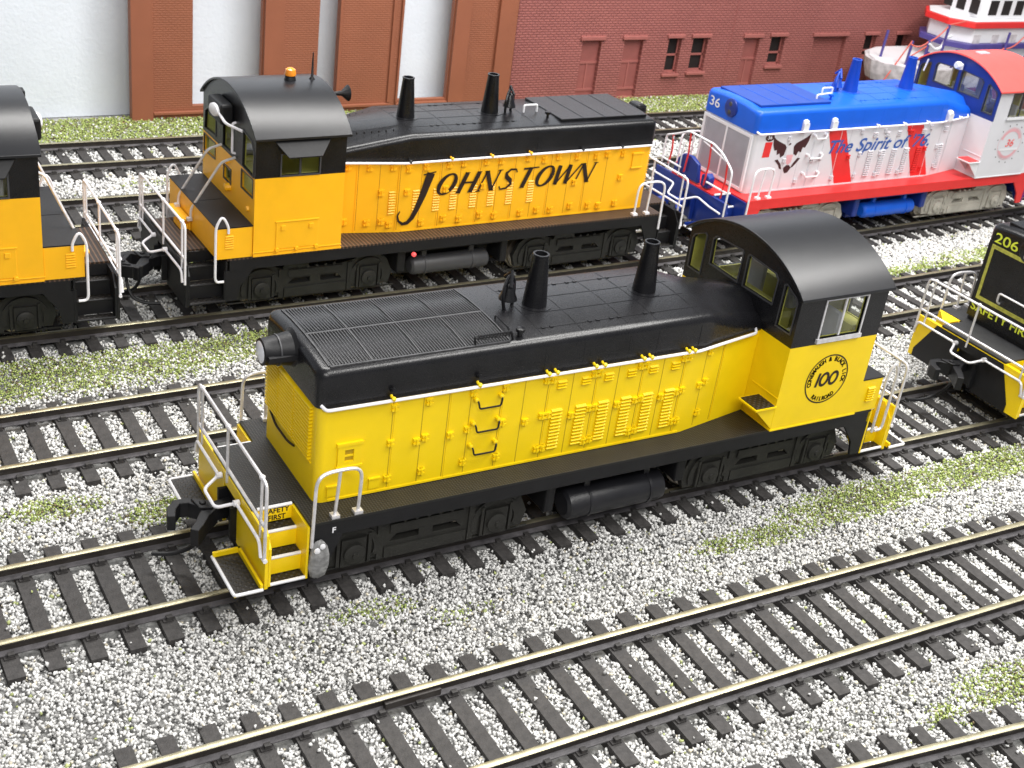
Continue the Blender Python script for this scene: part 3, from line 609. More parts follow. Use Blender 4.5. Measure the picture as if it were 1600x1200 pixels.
    secs = [rsec(x, w, ZH, z1, rr, zc) for x, w, z1, zc in xs_]
    if c['kind'] == 'a':
        secs += [rsec(1.55, YH+.018, ZH, 3.565, .14, 3.622), rsec(1.8, YH-.05, ZH, 3.50, .2, 3.60), rsec(2.2, YH-.13, ZH, 3.40, .26, 3.56), rsec(2.6, .83, ZH, 3.30, .28, 3.51), rsec(2.985, .76, ZH, 3.22, .24, 3.46)]
    else:
        secs += [rsec(1.25, YH+.018, ZH, 3.565, .14, 3.622), rsec(2.985, .76, ZH, 3.20, .12, 3.50)]
    b.loft(secs); roof = b.obj('hood_roof', top, root, smooth=40 if c['kind'] == 'a' else 25)
    # roof details: panel seams, radiator grille, hinges
    b = MB(); zt = 3.60
    def roofz(y):
        y = abs(y); return 3.622-.01425*y/.476 if y < .476 else 3.60775-.04275*(y-.476)/.442
    if c['kind'] == 'a' and not c.get('few'):
        gx0, gx1 = -5.02, -2.16
        nr = 62
        for (ya, yb) in ((-.93, -.06), (.0, .88)):
            for k in range(nr):
                x = gx0+(gx1-gx0)*k/nr
                b.add([(x, ya, roofz(ya)), (x, yb, roofz(yb)), (x+.020, yb, roofz(yb)), (x+.020, ya, roofz(ya)), (x+.004, ya, roofz(ya)+.018), (x+.004, yb, roofz(yb)+.018), (x+.016, yb, roofz(yb)+.018), (x+.016, ya, roofz(ya)+.018)],
                      [(0, 1, 5, 4), (1, 2, 6, 5), (2, 3, 7, 6), (3, 0, 4, 7), (4, 5, 6, 7)])
        for x in (-5.03, -4.38, -3.62, -2.88, -2.15):
            for ya, yb in ((-.93, -.476), (-.476, 0), (0, .476), (.476, .9)): b.add([(x+dx, yy, roofz(yy)+dz) for dz in (0, .017) for yy in (ya, yb) for dx in (-.009, .009)], [(0, 1, 3, 2), (4, 6, 7, 5), (0, 4, 5, 1), (1, 5, 7, 3), (3, 7, 6, 2), (2, 6, 4, 0)])
        b.box(gx0, gx1, -.05, -.008, 3.6, 3.634); b.box(gx0, gx1, -.965, -.935, 3.54, 3.582)
        b.obj('radiator_grille', 'grille', roof, smooth=0)
    else:
        b.prism([(-5.0, -.82), (-2.62, -.82), (-2.62, .82), (-5.0, .82)], 2, 3.575, 3.640)
        g = b.obj('radiator_grille', c.get('grille', top), roof, smooth=0, bevel=.015)
        b = MB()
        for k in range(1, 4): b.box(-5+.595*k-.008, -5+.595*k+.008, -.8, .8, 3.63, 3.647)
        b.obj('grille_divider', top, roof, smooth=0)
    b = MB()
    def strip(x0, x1, ya, yb, h):
        b.add([(x, y, roofz(y)+dz) for dz in (-.01, h) for y in (ya, yb) for x in (x0, x1)], [(0, 1, 3, 2), (4, 6, 7, 5), (0, 4, 5, 1), (1, 5, 7, 3), (3, 7, 6, 2), (2, 6, 4, 0)])
    for x in ((-1.55, -.85, .0, .55, 1.4) if c['kind'] == 'a' else (-1.9, -.7, .26, 1.2)):
        for ya, yb in ((-.91, -.476), (-.476, 0), (0, .476), (.476, .91)): strip(x-.007, x+.007, ya, yb, .004)
        for q in (-1, 1): b.box(x-.007, x+.007, q*(YH+.015), q*(YH+.021), 3.0, 3.42)
    for y in (-.72, -.28, .2, .62):
        strip(-1.55, 1.5 if c['kind'] == 'a' else 1.2, y-.007, y+.007, .005)
    for x in (-1.45, -1.3, -.6, -.45, -.2, -.05, .45, .6):
        for y in (-.72, .62): strip(x-.03, x+.03, y-.022, y+.022, .014)
    if c['kind'] == 'b':
        for k in range(9):
            for s in (-1, 1): b.lathe((1.5+.16*k, s*(.62-.02*k), 3.52-.012*k), (0, 0, 1), ((0, .014), (.05, .012)), 6)
    b.obj('roof_seam', top, roof, smooth=0)
    # handrail above the doors
    b = MB()
    for s in (-1, 1):
        b.tube([(-5.16, s*YH, 3.03), (-5.12, s*(YH+.1), 2.99), (-3, s*(YH+.1), 2.985), (1.4, s*(YH+.1), 2.985), (2.2, s*(hood_half(2.2)+.09), 2.985), (2.8, s*(hood_half(2.8)+.09), 2.985), (2.86, s*(hood_half(2.86)-.02), 3.03)], .026, rnd=.06)
    b.obj('hood_handrail', c.get('hwire', wire), root)
    for s in (-1, 1):
        for x in c['stan']:
            if s == near: b = MB(); b.tube([(x, s*(hood_half(x)+.105), 2.99), (x, s*(hood_half(x)+.012), 3.03)], .022); b.lathe((x, s*(hood_half(x)+.095), 2.99), (0, s*.5, 1), ((0, .034), (.05, .034), (.06, .02)), 8); b.obj('rail_bracket', 'black' if (c['kind'] == 'b' and x in (1.3, -3.1, -4.2)) else c.get('stan_m', body), root)
    for x in (-4.1, -2.7):
        if c['kind'] == 'a' and not c.get('few'): MB().lathe((x, near*(YH+.01), 3.13), (0, near, .2), ((0, .02), (.05, .02), (.055, .04), (.09, .03)), 8).box(x-.03, x+.03, near*(YH+.01), near*(YH+.05), 3.10, 3.15).obj('roof_hinge', 'frameblack', roof)
    # stacks, bell, horn, rack
    for x in (-1.19, .92):
        o = MB().lathe((x, 0, 3.58), (0, 0, 1), ((0, .235), (.03, .20), (.86, .125), (.885, .135), (.90, .13), (.90, .10), (.80, .09), (.5, .08)), 20).obj('exhaust_stack', c.get('stack', top), roof, smooth=35)
        MB().prism(arc(x, 0, .28, .28, 0, 360, 20)[:-1], 2, 3.59, 3.625).obj('stack_flange', c.get('stack', top), o, smooth=0)
    b = MB(); b.lathe((-1.66, .05, 3.74), (0, 0, 1), ((0, .15), (.04, .14), (.12, .105), (.24, .085), (.30, .05), (.32, .02)), 14)
    b.tube([(-1.76, -.05, 3.58), (-1.82, -.05, 3.85), (-1.76, .0, 4.05), (-1.66, .05, 4.16), (-1.56, .1, 4.05), (-1.50, .15, 3.85), (-1.54, .1, 3.58)], .03, rnd=.08)
    b.tube([(-1.72, -.1, 4.0), (-1.64, .05, 4.2), (-1.66, .2, 4.05)], .03); b.obj('bell', c.get('stack', top), roof)
    b = MB()
    if c['kind'] == 'a' and not c.get('few'):
        y = -.90
        b.tube([(-2.72, y, 3.57), (-2.74, y, 3.70), (-2.12, y, 3.70), (-2.08, y, 3.55)], .018, rnd=.04)
        b.tube([(-2.70, y, 3.66), (-2.14, y, 3.66)], .012)
        for k in range(10): b.tube([(-2.68+.058*k, y, 3.62), (-2.65+.058*k, y, 3.70)], .008, 5)
        b.tube([(-2.05, -.28, 3.60), (-2.06, -.3, 3.68), (-2.07, -.72, 3.67), (-2.07, -.78, 3.60)], .014, rnd=.03); b.lathe((-1.93, -.84, 3.58), (0, 0, 1), ((0, .045), (.06, .04), (.07, .07), (.12, .07), (.13, .03)), 10)
        b.obj('roof_grab_iron', top, roof)
    else:
        y = -near*-.45
        b.tube([(-2.0, near*.15, 3.6), (-2.0, near*.15, 3.78), (-2.35, near*.15, 3.78), (-2.35, near*.15, 3.6)], .024, rnd=.04)
        if c.get('few'): MB().tube([(-2.35, near*.5, 3.6), (-2.35, near*.5, 3.76), (-2.9, near*.55, 3.74), (-2.9, near*.55, 3.58)], .024, rnd=.04).obj('roof_grab_iron', 'white', roof)
        b.obj('roof_grab_iron', 'white', roof)
        MB().lathe((-2.4, near*.55, 3.58), (0, 0, 1), ((0, .03), (.1, .03), (.11, .07), (.16, .07), (.17, .03)), 10).obj('roof_valve', top, roof)
    # headlight
    if c['kind'] == 'a' and not c.get('few'):
        b = MB(); b.lathe((XH-.02, 0, 3.42), (-1, 0, 0), ((0, .30), (.03, .27), (.05, .25), (.34, .205), (.46, .20), (.47, .205), (.48, .19)), 22); b.box(XH-.46, XH, -.28, -.12, 3.36, 3.44)
        h = b.obj('headlight', 'frameblack', root, smooth=35)
        MB().lathe((XH-.495, 0, 3.42), (-1, 0, 0), ((0, .165), (.01, .16), (.03, .10), (.04, .02)), 20).obj('headlight_lens', 'lens', h)
        MB().lathe((XH-.25, 0, 3.42), (-1, 0, 0), ((0, .235), (.02, .235)), 20).obj('headlight_rim', 'darkgrey', h)
    elif c['kind'] == 'a':
        b = MB(); b.lathe((XH-.03, 0, 3.33), (-1, 0, 0), ((0, .24), (.04, .235), (.06, .2), (.065, .02)), 22); h = b.obj('headlight', c.get('hl', top), root, smooth=35)
        for z in (3.43, 3.22): MB().lathe((XH-.09, 0, z), (-1, 0, 0), ((0, .06), (.015, .055), (.02, .02)), 14).obj('headlight_lens', 'darkgrey' if c.get('hl') else 'lens', h)
    else:
        b = MB(); b.box(XH-.3, XH-.0, -.22, .22, 3.28, 3.66); h = b.obj('headlight', top, root, smooth=0, bevel=.08)
        MB().lathe((XH-.29, 0, 3.5), (-1, 0, 0), ((0, .12), (.03, .1), (.05, .03)), 14).obj('headlight_lens', 'white', h)
    # ---- cab
    cx0, cx1, yc = 2.99, c.get('cabend', 4.96), 1.53
    hE = 1.62; zt_ = 4.50-(3.92-ze if 0 else 0); Rr = ((1.62)**2+(zt_-ze-.03)**2)/(2*(zt_-ze-.03))
    def az(y, dz=0): return zt_-.04+dz-Rr+math.sqrt(Rr*Rr-y*y)
    cab = None
    ends = [(yc-.0)*(-1+2*i/16) for i in range(17)]
    archtop = [(y, az(y)) for y in ends]
    outer = [(-yc, ZD+.035)]+archtop+[(yc, ZD+.035)]
    fwin = [[(s*.085, 3.50), (s*.86, 3.51), (s*.88, 3.95), (s*.80, 4.03), (s*.11, 4.07), (s*.075, 4.03)] for s in (-1, 1)]+[[(s*1.075, 3.22), (s*1.425, 3.22), (s*1.43, 3.76), (s*1.38, 3.84), (s*1.13, 3.97), (s*1.08, 3.94)] for s in (-1, 1)]
    rwin = c['rwin']
    swin = c['swin']
    wm = [c.get('cabbody', body), c.get('cabtop', top), 'olive']
    b = MB()
    b.prism(outer, 0, cx0, cx0+.05, [h for h in fwin]); b.cur = 2; b.prism([(u*.985, v if v < 2 else v-.01) for u, v in outer], 0, cx0+.052, cx0+.075, fwin); b.cur = 0
    cab = b.obj('cab_front_wall', [wm[0], c.get('cabfronttop', wm[1]), wm[2]], root, smooth=0, split=zs)
    b = MB(); b.prism(outer, 0, cx1-.05, cx1, rwin); b.cur = 2; b.prism([(u*.985, v if v < 2 else v-.01) for u, v in outer], 0, cx1-.075, cx1-.052, rwin); b.cur = 0
    b.obj('cab_rear_wall', wm, root, smooth=0, split=zs)
    for s in (-1, 1):
        b = MB(); o_ = [(cx0+.05, ZD+.035), (cx1-.05, ZD+.035), (cx1-.05, ze+.04), (cx0+.05, ze+.04)]
        b.prism(o_, 1, s*(yc-.05), s*yc, [swin]); b.cur = 2; b.prism(o_, 1, s*(yc-.075), s*(yc-.052), [swin]); b.cur = 0
        cw = b.obj('cab_side_wall', [wm[0], c.get('cabsidetop', wm[1]), wm[2]], root, smooth=0, split=zs)
        if s == near:
            x0, x1 = swin[0][0], swin[1][0]; z0, z1 = swin[0][1], swin[2][1]
            b = MB(); b.prism([(x0-.03, z0-.03), (x1+.03, z0-.03), (x1+.03, z1+.02), (x0-.03, z1+.02)], 1, s*(yc-.03), s*(yc+.018), [swin]); xm = (x0+x1)/2
            b.box(xm-.02, xm+.02, s*(yc-.03), s*(yc-.005), z0, z1)
            b.obj('window_frame', c.get('sframe', 'silver' if c['kind'] == 'a' else 'darkgrey'), cw, smooth=0)
            if c.get('sill', True): MB().box(x0-.06, x1+.04, s*yc, s*(yc+.05), z0-.075, z0-.0).obj('window_sill', 'silver' if c['kind'] == 'a' and not c.get('few') else 'white', cw, smooth=0)
            MB().box(x0, x1, s*(yc-.045), s*(yc-.035), z0, z1).obj('window_pane', 'glass', cw, smooth=0)
    for wset, xx, par_ in ((fwin, cx0, cab), (rwin, cx1, cab)):
        for h in wset:
            sgn = -1 if xx == cx0 else 1
            cxm = sum(p[0] for p in h)/len(h); czm = sum(p[1] for p in h)/len(h)
            grow = [(cxm+(u-cxm)*1.0+(.022 if u > cxm else -.022), v+(.022 if v > czm else -.022)) for u, v in h]
            wf = MB().prism(grow, 0, xx+sgn*.014, xx-sgn*.02, [h]).obj('window_frame', c.get('wframe', 'rim'), cab, smooth=0)
            MB().prism(h, 0, xx-sgn*.03, xx-sgn*.04).obj('window_pane', 'glass', wf, smooth=0)
    # base lip, inner seam on the cab side, interior
    b = MB()
    for s in (-1, 1): b.box(cx0-.01, cx1+.0, s*(yc-.04), s*(yc+.014), ZD+.006, ZD+.034)
    b.box(cx0-.014, cx0+.03, -yc-.01, yc+.01, ZD+.008, ZD+.033)
    b.obj('cab_base_lip', c.get('lip', body), root, smooth=0)
    b = MB(); b.box(cx0+.1, cx1-.1, -1.42, 1.42, 2.2, 2.25); b.box(3.25, 3.6, -.75, .75, 2.25, 3.25); b.box(4.55, 4.85, -1.3, -.7, 2.25, 3.1); b.box(4.55, 4.85, .7, 1.3, 2.25, 3.1); b.obj('cab_floor', 'olive', cab, smooth=0)
    b = MB()
    for y in (-1.02, 1.0): b.box(3.95, 4.3, y-.22, y+.22, 2.65, 2.78); b.box(4.26, 4.34, y-.22, y+.22, 2.78, 3.35)
    b.lathe((3.75, -.55, 3.2), (0, .2, 1), ((0, .1), (.25, .17), (.4, .12), (.5, .05)), 12)
    b.obj('cab_seat', 'shutter', cab, smooth=30, bevel=.03)
    # arched roof sheet
    n = 28; secs = []
    for x in (cx0-.075, cx1+.05):
        o_ = [(x, y, az(y, .055)) for y in [hE*(-1+2*i/n) for i in range(n+1)]]; i_ = [(x, y, az(y, .006)) for y in [hE*(1-2*i/n) for i in range(n+1)]]
        secs.append(o_+i_)
    MB().loft(secs).obj('cab_roof', c.get('cabroof', 'roofblack'), root, smooth=30, bevel=.008)
    # number step beside the hood, drip seam
    for s in ((-1, 1) if c['kind'] == 'a' else ()):
        st = MB().box(2.52, 2.985, s*1.08, s*1.57, 1.865, 1.895).prism([(2.56, 1.86), (2.985, 1.86), (2.985, 1.52)], 1, s*1.12, s*1.15).prism([(2.56, 1.86), (2.985, 1.86), (2.985, 1.45)], 1, s*1.50, s*1.53).obj('cab_step', c.get('cabstep', body), root, smooth=0)
        MB().box(2.55, 2.95, s*1.11, s*1.54, 1.896, 1.91).obj('step_tread', c.get('steptop', 'gridtread'), st, smooth=0)
    MB().box(2.975, 2.99, -1.53, -.85, 2.02, 2.035).obj('cab_seam', body, root, smooth=0)
    # battery box at the rear
    b = MB(); b.box(cx1+.004, px1, -1.5, 1.5, ZD+.004, 2.04); bb = b.obj('battery_box', c.get('box', body), root, smooth=0, bevel=.012)
    MB().box(cx1+.004, px1+.015, -1.505, 1.505, 2.041, 2.066).box((cx1+px1)/2-.25, (cx1+px1)/2+.25, -.01, .01, 2.066, 2.072).obj('battery_box_cover', 'frameblack', bb, smooth=0)
    for s in (-1, 1):
        o = link('louver', louver_me(.3, 6, .17), bb, loc=(px1-.25, s*1.5, 1.6)); o.rotation_euler = (0, 0, 0 if s < 0 else PI)
    MB().box(px1+.015, px1+.2, -.6, -.15, ZD+.01, ZD+.12).obj('box_step', body, bb, smooth=0)
    return root, dict(hood=hood, roof=roof, cab=cab, bb=bb, az=az, cx1=cx1, yc=yc, near=near)

K['grille'] = mat('grille_black', (.042, .042, .045), .5, bump=.25, bscale=50, var=.4, vscale=14)
K['rim'] = mat('window_rim_black', (.05, .05, .055), .3, bump=.05)
K['seam'] = mat('yellow_seam', (.42, .27, .003), .6)
K['seamo'] = mat('orange_seam', (.48, .20, .004), .6)
K['seamw'] = mat('grey_seam', (.5, .5, .55), .6)
SW = [(3.57, 3.1), (4.48, 3.1), (4.48, 3.80), (3.57, 3.80)]
RW = [[(-1.4, 3.1), (-.8, 3.1), (-.8, 3.8), (-1.35, 3.75)], [(-.3, 3.1), (.3, 3.1), (.3, 3.8), (-.3, 3.8)], [(.8, 3.1), (1.4, 3.1), (1.35, 3.75), (.8, 3.8)]]
base100 = dict(kind='a', body='yellow', top='black', deck='tread', frame='frameblack', wire='silver', hwire='whitewire', lever='whitewire', beam='yellow', edge='white', foot_m='yellow', truck='truck', tank='darktank', bigtank=True,
    seams=SEAM100, seam_m='seam', louv=(-1.19, -.74, -.31, .13, .56, 1.0), latch=LATCH100, stan=(-4.1, -2.7, -1.5, -1.35, -.64, -.48, .27, .42, 1.16, 1.28), swin=SW, rwin=RW)
K['darktank'] = mat('tank_dark_blue_black', (.013, .013, .016), .4, bump=.15, var=.2)
r100, p = loco((0, 0, 0), 0, 'lemon yellow switcher with black roof and round 100 emblem on its cab side', base100)
near = p['near']
# round emblem on the cab side
fn = lambda u, v: (4.02+u, -1.5345, 2.26+v)
pieces = [ribbon(arc(0, 0, .465, .465, 0, 360, 60), [.026]*61)]
def arctext(s, rad, a0, a1, size, flip=False, off=.004):
    out = []; n = len(s)
    for i, ch in enumerate(s):
        if ch == ' ': continue
        a = math.radians(a0+(a1-a0)*i/(n-1)); vs, fs = text2d(ch, size, 0, 'CENTER', sx=.85, off=off); th = a-PI/2 if not flip else a+PI/2
        ca, sa = math.cos(th), math.sin(th); out.append(([(rad*math.cos(a)+u*ca-v*sa, rad*math.sin(a)+u*sa+v*ca) for u, v in vs], fs))
    return out
pieces += arctext('CONEMAUGH & BLACK LICK', .352, 192, -12, .118, off=.0015)
pieces += arctext('RAILROAD', .428, 236, 304, .114, True, off=.0015)
w = .054; sh = .18
def slant(P, k=sh): return [(u+k*v, v) for u, v in P]
pieces += [ribbon(slant([(-.20, -.135), (-.20, .135)]), [w, w]), ribbon(slant(arc(-.055, 0, .083, .115, 0, 360, 30)), [w]*31), ribbon(slant(arc(.16, 0, .083, .115, 0, 360, 30)), [w]*31)]
pieces += [([(u+du, v+dv) for u, v in vs_], fs_) for vs_, fs_ in pieces[1:-3] for du, dv in ((.009, 0), (0, .006))]
decal('cab_emblem', pieces, lambda u, v: (4.02+u, -1.5345, 2.26+v), 'ink', r100)
vs, fs = text2d('F', .13, 0, 'CENTER', off=.004); decal('end_letter', [(vs, fs)], lambda u, v: (-5.05+u, -1.5005, 1.17+v), 'white', r100)
decal('safety_lettering', [text2d('SAFETY', .125, 0, 'CENTER', sx=.9, off=.003), ([(u, v-.12) for u, v in text2d('FIRST', .125, 0, 'CENTER', sx=.9, off=.003)[0]], text2d('FIRST', .125, 0, 'CENTER', sx=.9, off=.003)[1])], lambda u, v: (-5.68+u, -.884, 1.255+v), 'ink', r100)
# grey putty lump by the front step
b = MB(); b.lathe((-5.27, -1.49, .44), (0, 0, 1), ((0, .04), (.05, .12), (.2, .155), (.4, .15), (.55, .12), (.64, .06), (.66, .02)), 16)
b.v = [(x+random.uniform(-.012, .012), -1.52+(y+1.49)*.5+random.uniform(-.01, .01), z+random.uniform(-.01, .01)) for x, y, z in b.v]; lump = b.obj('putty_lump', 'lump', r100, smooth=180)
b = MB(); b.lathe((-5.33, -1.585, .97), (0, -1, 0), ((0, .05), (.02, .045), (.03, .01)), 10); b.lathe((-5.25, -1.585, 1.03), (0, -1, 0), ((0, .045), (.02, .04), (.03, .01)), 10); b.obj('white_spot', 'white', lump)

# ------------------------------------------------------------------ orange locomotives
RWJ = [[(-1.44, 2.62), (-.76, 2.66), (-.76, 2.98), (-1.44, 2.98)], [(-1.42, 3.12), (-.74, 3.16), (-.74, 3.72), (-1.1, 3.66), (-1.38, 3.5)], [(-.22, 2.45), (.2, 2.45), (.2, 2.74), (-.22, 2.74)], [(-.3, 3.12), (.28, 3.12), (.28, 3.72), (-.3, 3.72)],
       [(.82, 3.08), (1.42, 3.05), (1.44, 3.5), (1.3, 3.72), (.84, 3.8)], [(.8, 2.62), (1.42, 2.62), (1.42, 2.98), (.8, 2.98)]]
SWJ = [(3.56, 3.08), (4.36, 3.08), (4.36, 3.5), (3.56, 3.5)]
baseJ = dict(base100); baseJ.update(kind='b', body='orange', deck='browntread', wire='whitewire', beam='frameblack', edge='frameblack', foot_m='frameblack', truck='truckdark', tank='darkgrey', bigtank=False, seams=SEAMJ, seam_m='seamo',
    louv=(1.6, 1.05, .55, .13, -.37, -.83, -1.31, -1.87), latch=LATCHJ, stan=(1.3, .3, -.7, -1.7, -3.1, -4.2), swin=SWJ, rwin=RWJ, near=1, rear=6.25, boxend=5.64, cabend=4.9, ze=3.82, zs=3.04, blacksteps=True, foot=False,
    hoop=(5.42, 5.68), hoopz=1.95, sill=False, stan_m='orange')
K['truckdark'] = mat('truck_black', (.013, .013, .012), .5, bump=.3, bscale=30, var=.2)
rJ, pJ = loco((1.8115, 9.1105, 0), .0183+PI, 'orange yellow locomotive lettered JOHNSTOWN on its side, with amber beacon on the cab', baseJ)
rL, pL = loco((-12.0, 8.9655, 0), -.0216, 'orange yellow locomotive cut off by the left edge, only its cab end showing', dict(baseJ, near=-1))
def ctl(root, p, s, full):
    cx1 = p['cx1']
    # window shade, side hatch
    b = MB(); b.add([(3.34, s*1.54, 3.79), (4.52, s*1.54, 3.79), (4.3, s*1.76, 3.52), (3.6, s*1.76, 3.52), (3.34, s*1.54, 3.77), (4.52, s*1.54, 3.77), (4.3, s*1.76, 3.50), (3.6, s*1.76, 3.50)], [(0, 1, 2, 3), (4, 5, 6, 7), (0, 1, 5, 4), (1, 2, 6, 5), (2, 3, 7, 6), (3, 0, 4, 7)])
    b.obj('window_shade', 'frameblack', root, smooth=0)
    b = MB(); b.box(3.52, 4.43, s*1.53, s*1.545, 1.52, 2.1); b.box(3.5, 4.45, s*1.53, s*1.56, 2.09, 2.12); 
    for x in (3.68, 4.28): b.box(x-.05, x+.05, s*1.545, s*1.57, 1.92, 2.02)
    for x in (3.55, 3.98, 4.4): b.lathe((x, s*1.53, 1.5), (0, s, 0), ((0, .05), (.05, .045)), 8)
    b.box(2.98, 4.92, s*1.53, s*1.552, 1.475, 1.49)
    b.obj('cab_side_hatch', 'orange', root, smooth=0, bevel=.006)
    # diagonal hand rails to the rear door
    for y in (-.78, .02):
        MB().tube([(5.68, y, 1.72), (5.68, y, 1.9), (5.2, y+.42, 3.02), (4.92, y+.46, 3.12)], .028, rnd=.1).box(5.66, 5.76, y-.05, y+.05, 1.66, 1.72).obj('door_handrail', 'silver', root)
    b = MB(); b.box(cx1, cx1+.02, -.42, .42, 2.08, 3.78); b.obj('rear_door_panel', 'orange', root, smooth=0) if False else None
    MB().tube([(cx1, .42, 3.18), (cx1+.07, .42, 3.2), (cx1+.07, .42, 3.8), (cx1, .42, 3.82)], .026, rnd=.03).obj('rear_door_handle', 'whitewire', root)
    MB().lathe((cx1, .12, 2.36), (1, 0, 0), ((0, .09), (.1, .08), (.12, .04)), 10).lathe((cx1, .0, 2.86), (1, 0, 0), ((0, .05), (.06, .05)), 8).lathe((cx1, 1.2, 2.3), (1, 0, 0), ((0, .06), (.05, .05)), 8).obj('door_fitting', 'orange', root)
    b = MB(); b.box(cx1, cx1+.27, -.5, .3, 3.72, 4.14); h = b.obj('rear_headlight', 'frameblack', root, smooth=0, bevel=.05)
    lb = MB().lathe((cx1+.27, 0, 0), (1, 0, 0), ((0, .13), (.05, .125), (.08, .09), (.09, .02)), 18); lb.v = [(x_, y_*1.9-.02, z_+3.96+y_*.1) for x_, y_, z_ in lb.v]; lb.obj('rear_lens', 'white', h)
    MB().tube([(cx1+.28, .2, 3.96), (cx1+.25, .5, 3.84), (cx1+.02, .85, 3.78)], .03, rnd=.1).obj('windshield_wiper', 'whitewire', root)
    if full:
        az = p['az']
        MB().lathe((3.62, 0, 4.47), (0, 0, 1), ((0, .13), (.02, .13), (.12, .10), (.13, .11), (.14, .11)), 16).obj('beacon_base', 'frameblack', root)
        MB().lathe((3.62, 0, 4.61), (0, 0, 1), ((0, .115), (.04, .12), (.12, .10), (.15, .05), (.155, .01)), 16).obj('beacon', 'amber', root)
        MB().lathe((3.14, 0, 4.46), (0, 0, 1), ((0, .08), (.05, .07), (.1, .03), (.6, .012)), 8).obj('radio_antenna', 'frameblack', root)
        MB().lathe((3.0, .1, 4.22), (-1, 0, 0), ((0, .03), (.35, .04), (.5, .06), (.62, .16), (.64, .17), (.65, .15)), 14).obj('air_horn', 'frameblack', root)
        MB().lathe((1.2, s*1.44, 1.02), (0, s, 0), ((0, .05), (.05, .05), (.08, .02)), 12).obj('indicator_lamp', 'redlamp', root)
    MB().tube([(5.3, s*1.0, ZD+.02), (5.32, s*1.0, ZD+.1)], .01) 
    MB().box(5.66, 5.85, -.95, -.05, 1.62, 1.66).box(5.66, 5.68, -.95, -.05, 1.4, 1.62).obj('platform_step', 'orange', root, smooth=0)
ctl(rJ, pJ, 1, True); ctl(rL, pL, -1, False)
MB().box(4.7, 5.0, -.0, .26, 4.36, 4.5).obj('rear_lamp_bracket', 'frameblack', rL, smooth=0)
# JOHNSTOWN lettering, hand drawn strokes on the side facing the camera
def letters():
    P = []; zb, zc = 2.19, 2.64; H = zc-zb; k = .45; T, t = .105, .04
    def X(u0, a, v): return (u0+a+(v*H)*k, zb+v*H)
    def st(u0, pts, ws): P.append(ribbon([X(u0, a, v) for a, v in pts], ws))
    def ell(u0, w): P.append(ribbon([X(u0, w/2+w/2*math.cos(q), .5+.5*math.sin(q)) for q in [2*PI*i/32 for i in range(33)]], [t+(T-t)*abs(math.cos(2*PI*i/32))**1.5 for i in range(33)]))
    P.append(ribbon([(-.74, 2.70), (-.80, 2.52), (-.90, 2.2), (-1.02, 1.9), (-1.12, 1.70), (-1.22, 1.60), (-1.34, 1.58), (-1.44, 1.66), (-1.47, 1.78), (-1.42, 1.88)], [.20, .185, .16, .13, .11, .09, .07, .05, .04, .03]))
    P.append(ribbon([(-.92, 2.67), (-.62, 2.72)], [.03, .03]))
    ell(-.60, .36)
    u = -.06; st(u, [(.03, 0), (.03, 1)], [T, T]); st(u, [(.33, 0), (.33, 1)], [T, T]); st(u, [(.03, .5), (.33, .5)], [t, t])
    u = .45; st(u, [(.02, 0), (.02, 1)], [t, t]); st(u, [(.02, 1), (.36, 0)], [T, T]); st(u, [(.36, 0), (.36, 1)], [t, t])
    u = .98; st(u, [(.30, .82), (.24, .98), (.1, 1.0), (.03, .82), (.08, .62), (.22, .42), (.28, .22), (.2, .03), (.06, 0), (.0, .16)], [t, t, .045, .07, T, T, .07, .045, t, t])
    u = 1.46; st(u, [(.15, 0), (.15, 1)], [T, T]); st(u, [(-.04, .97), (.36, 1.0)], [.045, .03])
    ell(1.93, .36)
    u = 2.40; st(u, [(.0, 1), (.10, 0)], [T, T]); st(u, [(.10, 0), (.28, .95)], [t, t]); st(u, [(.28, 1), (.38, 0)], [T, T]); st(u, [(.38, 0), (.58, 1)], [t, t])
    u = 3.02; st(u, [(.02, 0), (.02, 1)], [t, t]); st(u, [(.02, 1), (.36, 0)], [T, T]); st(u, [(.36, 0), (.36, 1)], [t, t])
    for u0, pts in ((-.06, (.03, .33)), (.45, (.02, .36)), (1.46, (.15,)), (3.02, (.02, .36))):
        for a in pts: 
            for v in ((0,) if u0 > 1.4 and u0 < 1.5 else (0, 1)): P.append(ribbon([X(u0, a-.06, v), X(u0, a+.06, v)], [.022, .022]))
    return P
decal('side_lettering', letters(), lambda u, v: (-u, YH+.026, v), 'ink', rJ)

# ------------------------------------------------------------------ red white and blue locomotive
baseS = dict(base100); baseS.update(body='bodywhite', top='blue', deck='red', frame='red', wire='whitewire', beam='darkblue', edge='white', foot_m='darkblue', truck='cream', tank='blue', bigtank=False, under='darkblue', pocket='darkblue', coupler='darkblue', seam_m='seamw',
    few=True, white_grabs=True, arched=True, shutter=True, hl='darkblue', grille='darkblue2', cabfronttop='darkblue', cabsidetop='bodywhite', cabtop='bodywhite', cabroof='roofred', lip='white', cabstep='white', steptop='red', box='white', stack='blue2', louv=(-.95, -.5, -.05, .42, .9, 1.85), zs=3.05,
    swin=[(3.6, 3.15), (4.5, 3.15), (4.5, 3.8), (3.6, 3.8)], sframe='darkgrey', stan=(-1.0, -.0, .9, 2.4), stan_m='white', latch=[l for i, l in enumerate(LATCH100) if i % 2 == 0], pipe='darkblue', ze=3.87)
K['bodywhite'] = mat('body_white_paint', (.66, .66, .70), .4, bump=.05, var=.02)
K['darkblue2'] = mat('grille_blue', (.006, .05, .30), .45); K['blue2'] = mat('stack_blue', (.006, .06, .42), .4)
rS, pS = loco((15.5008, 9.513, 0), .0147, 'red, white and blue locomotive numbered 36 with an eagle and blue script on its side', baseS)
f36 = lambda u, v: (u, -YH-.004, v)
redme = {}
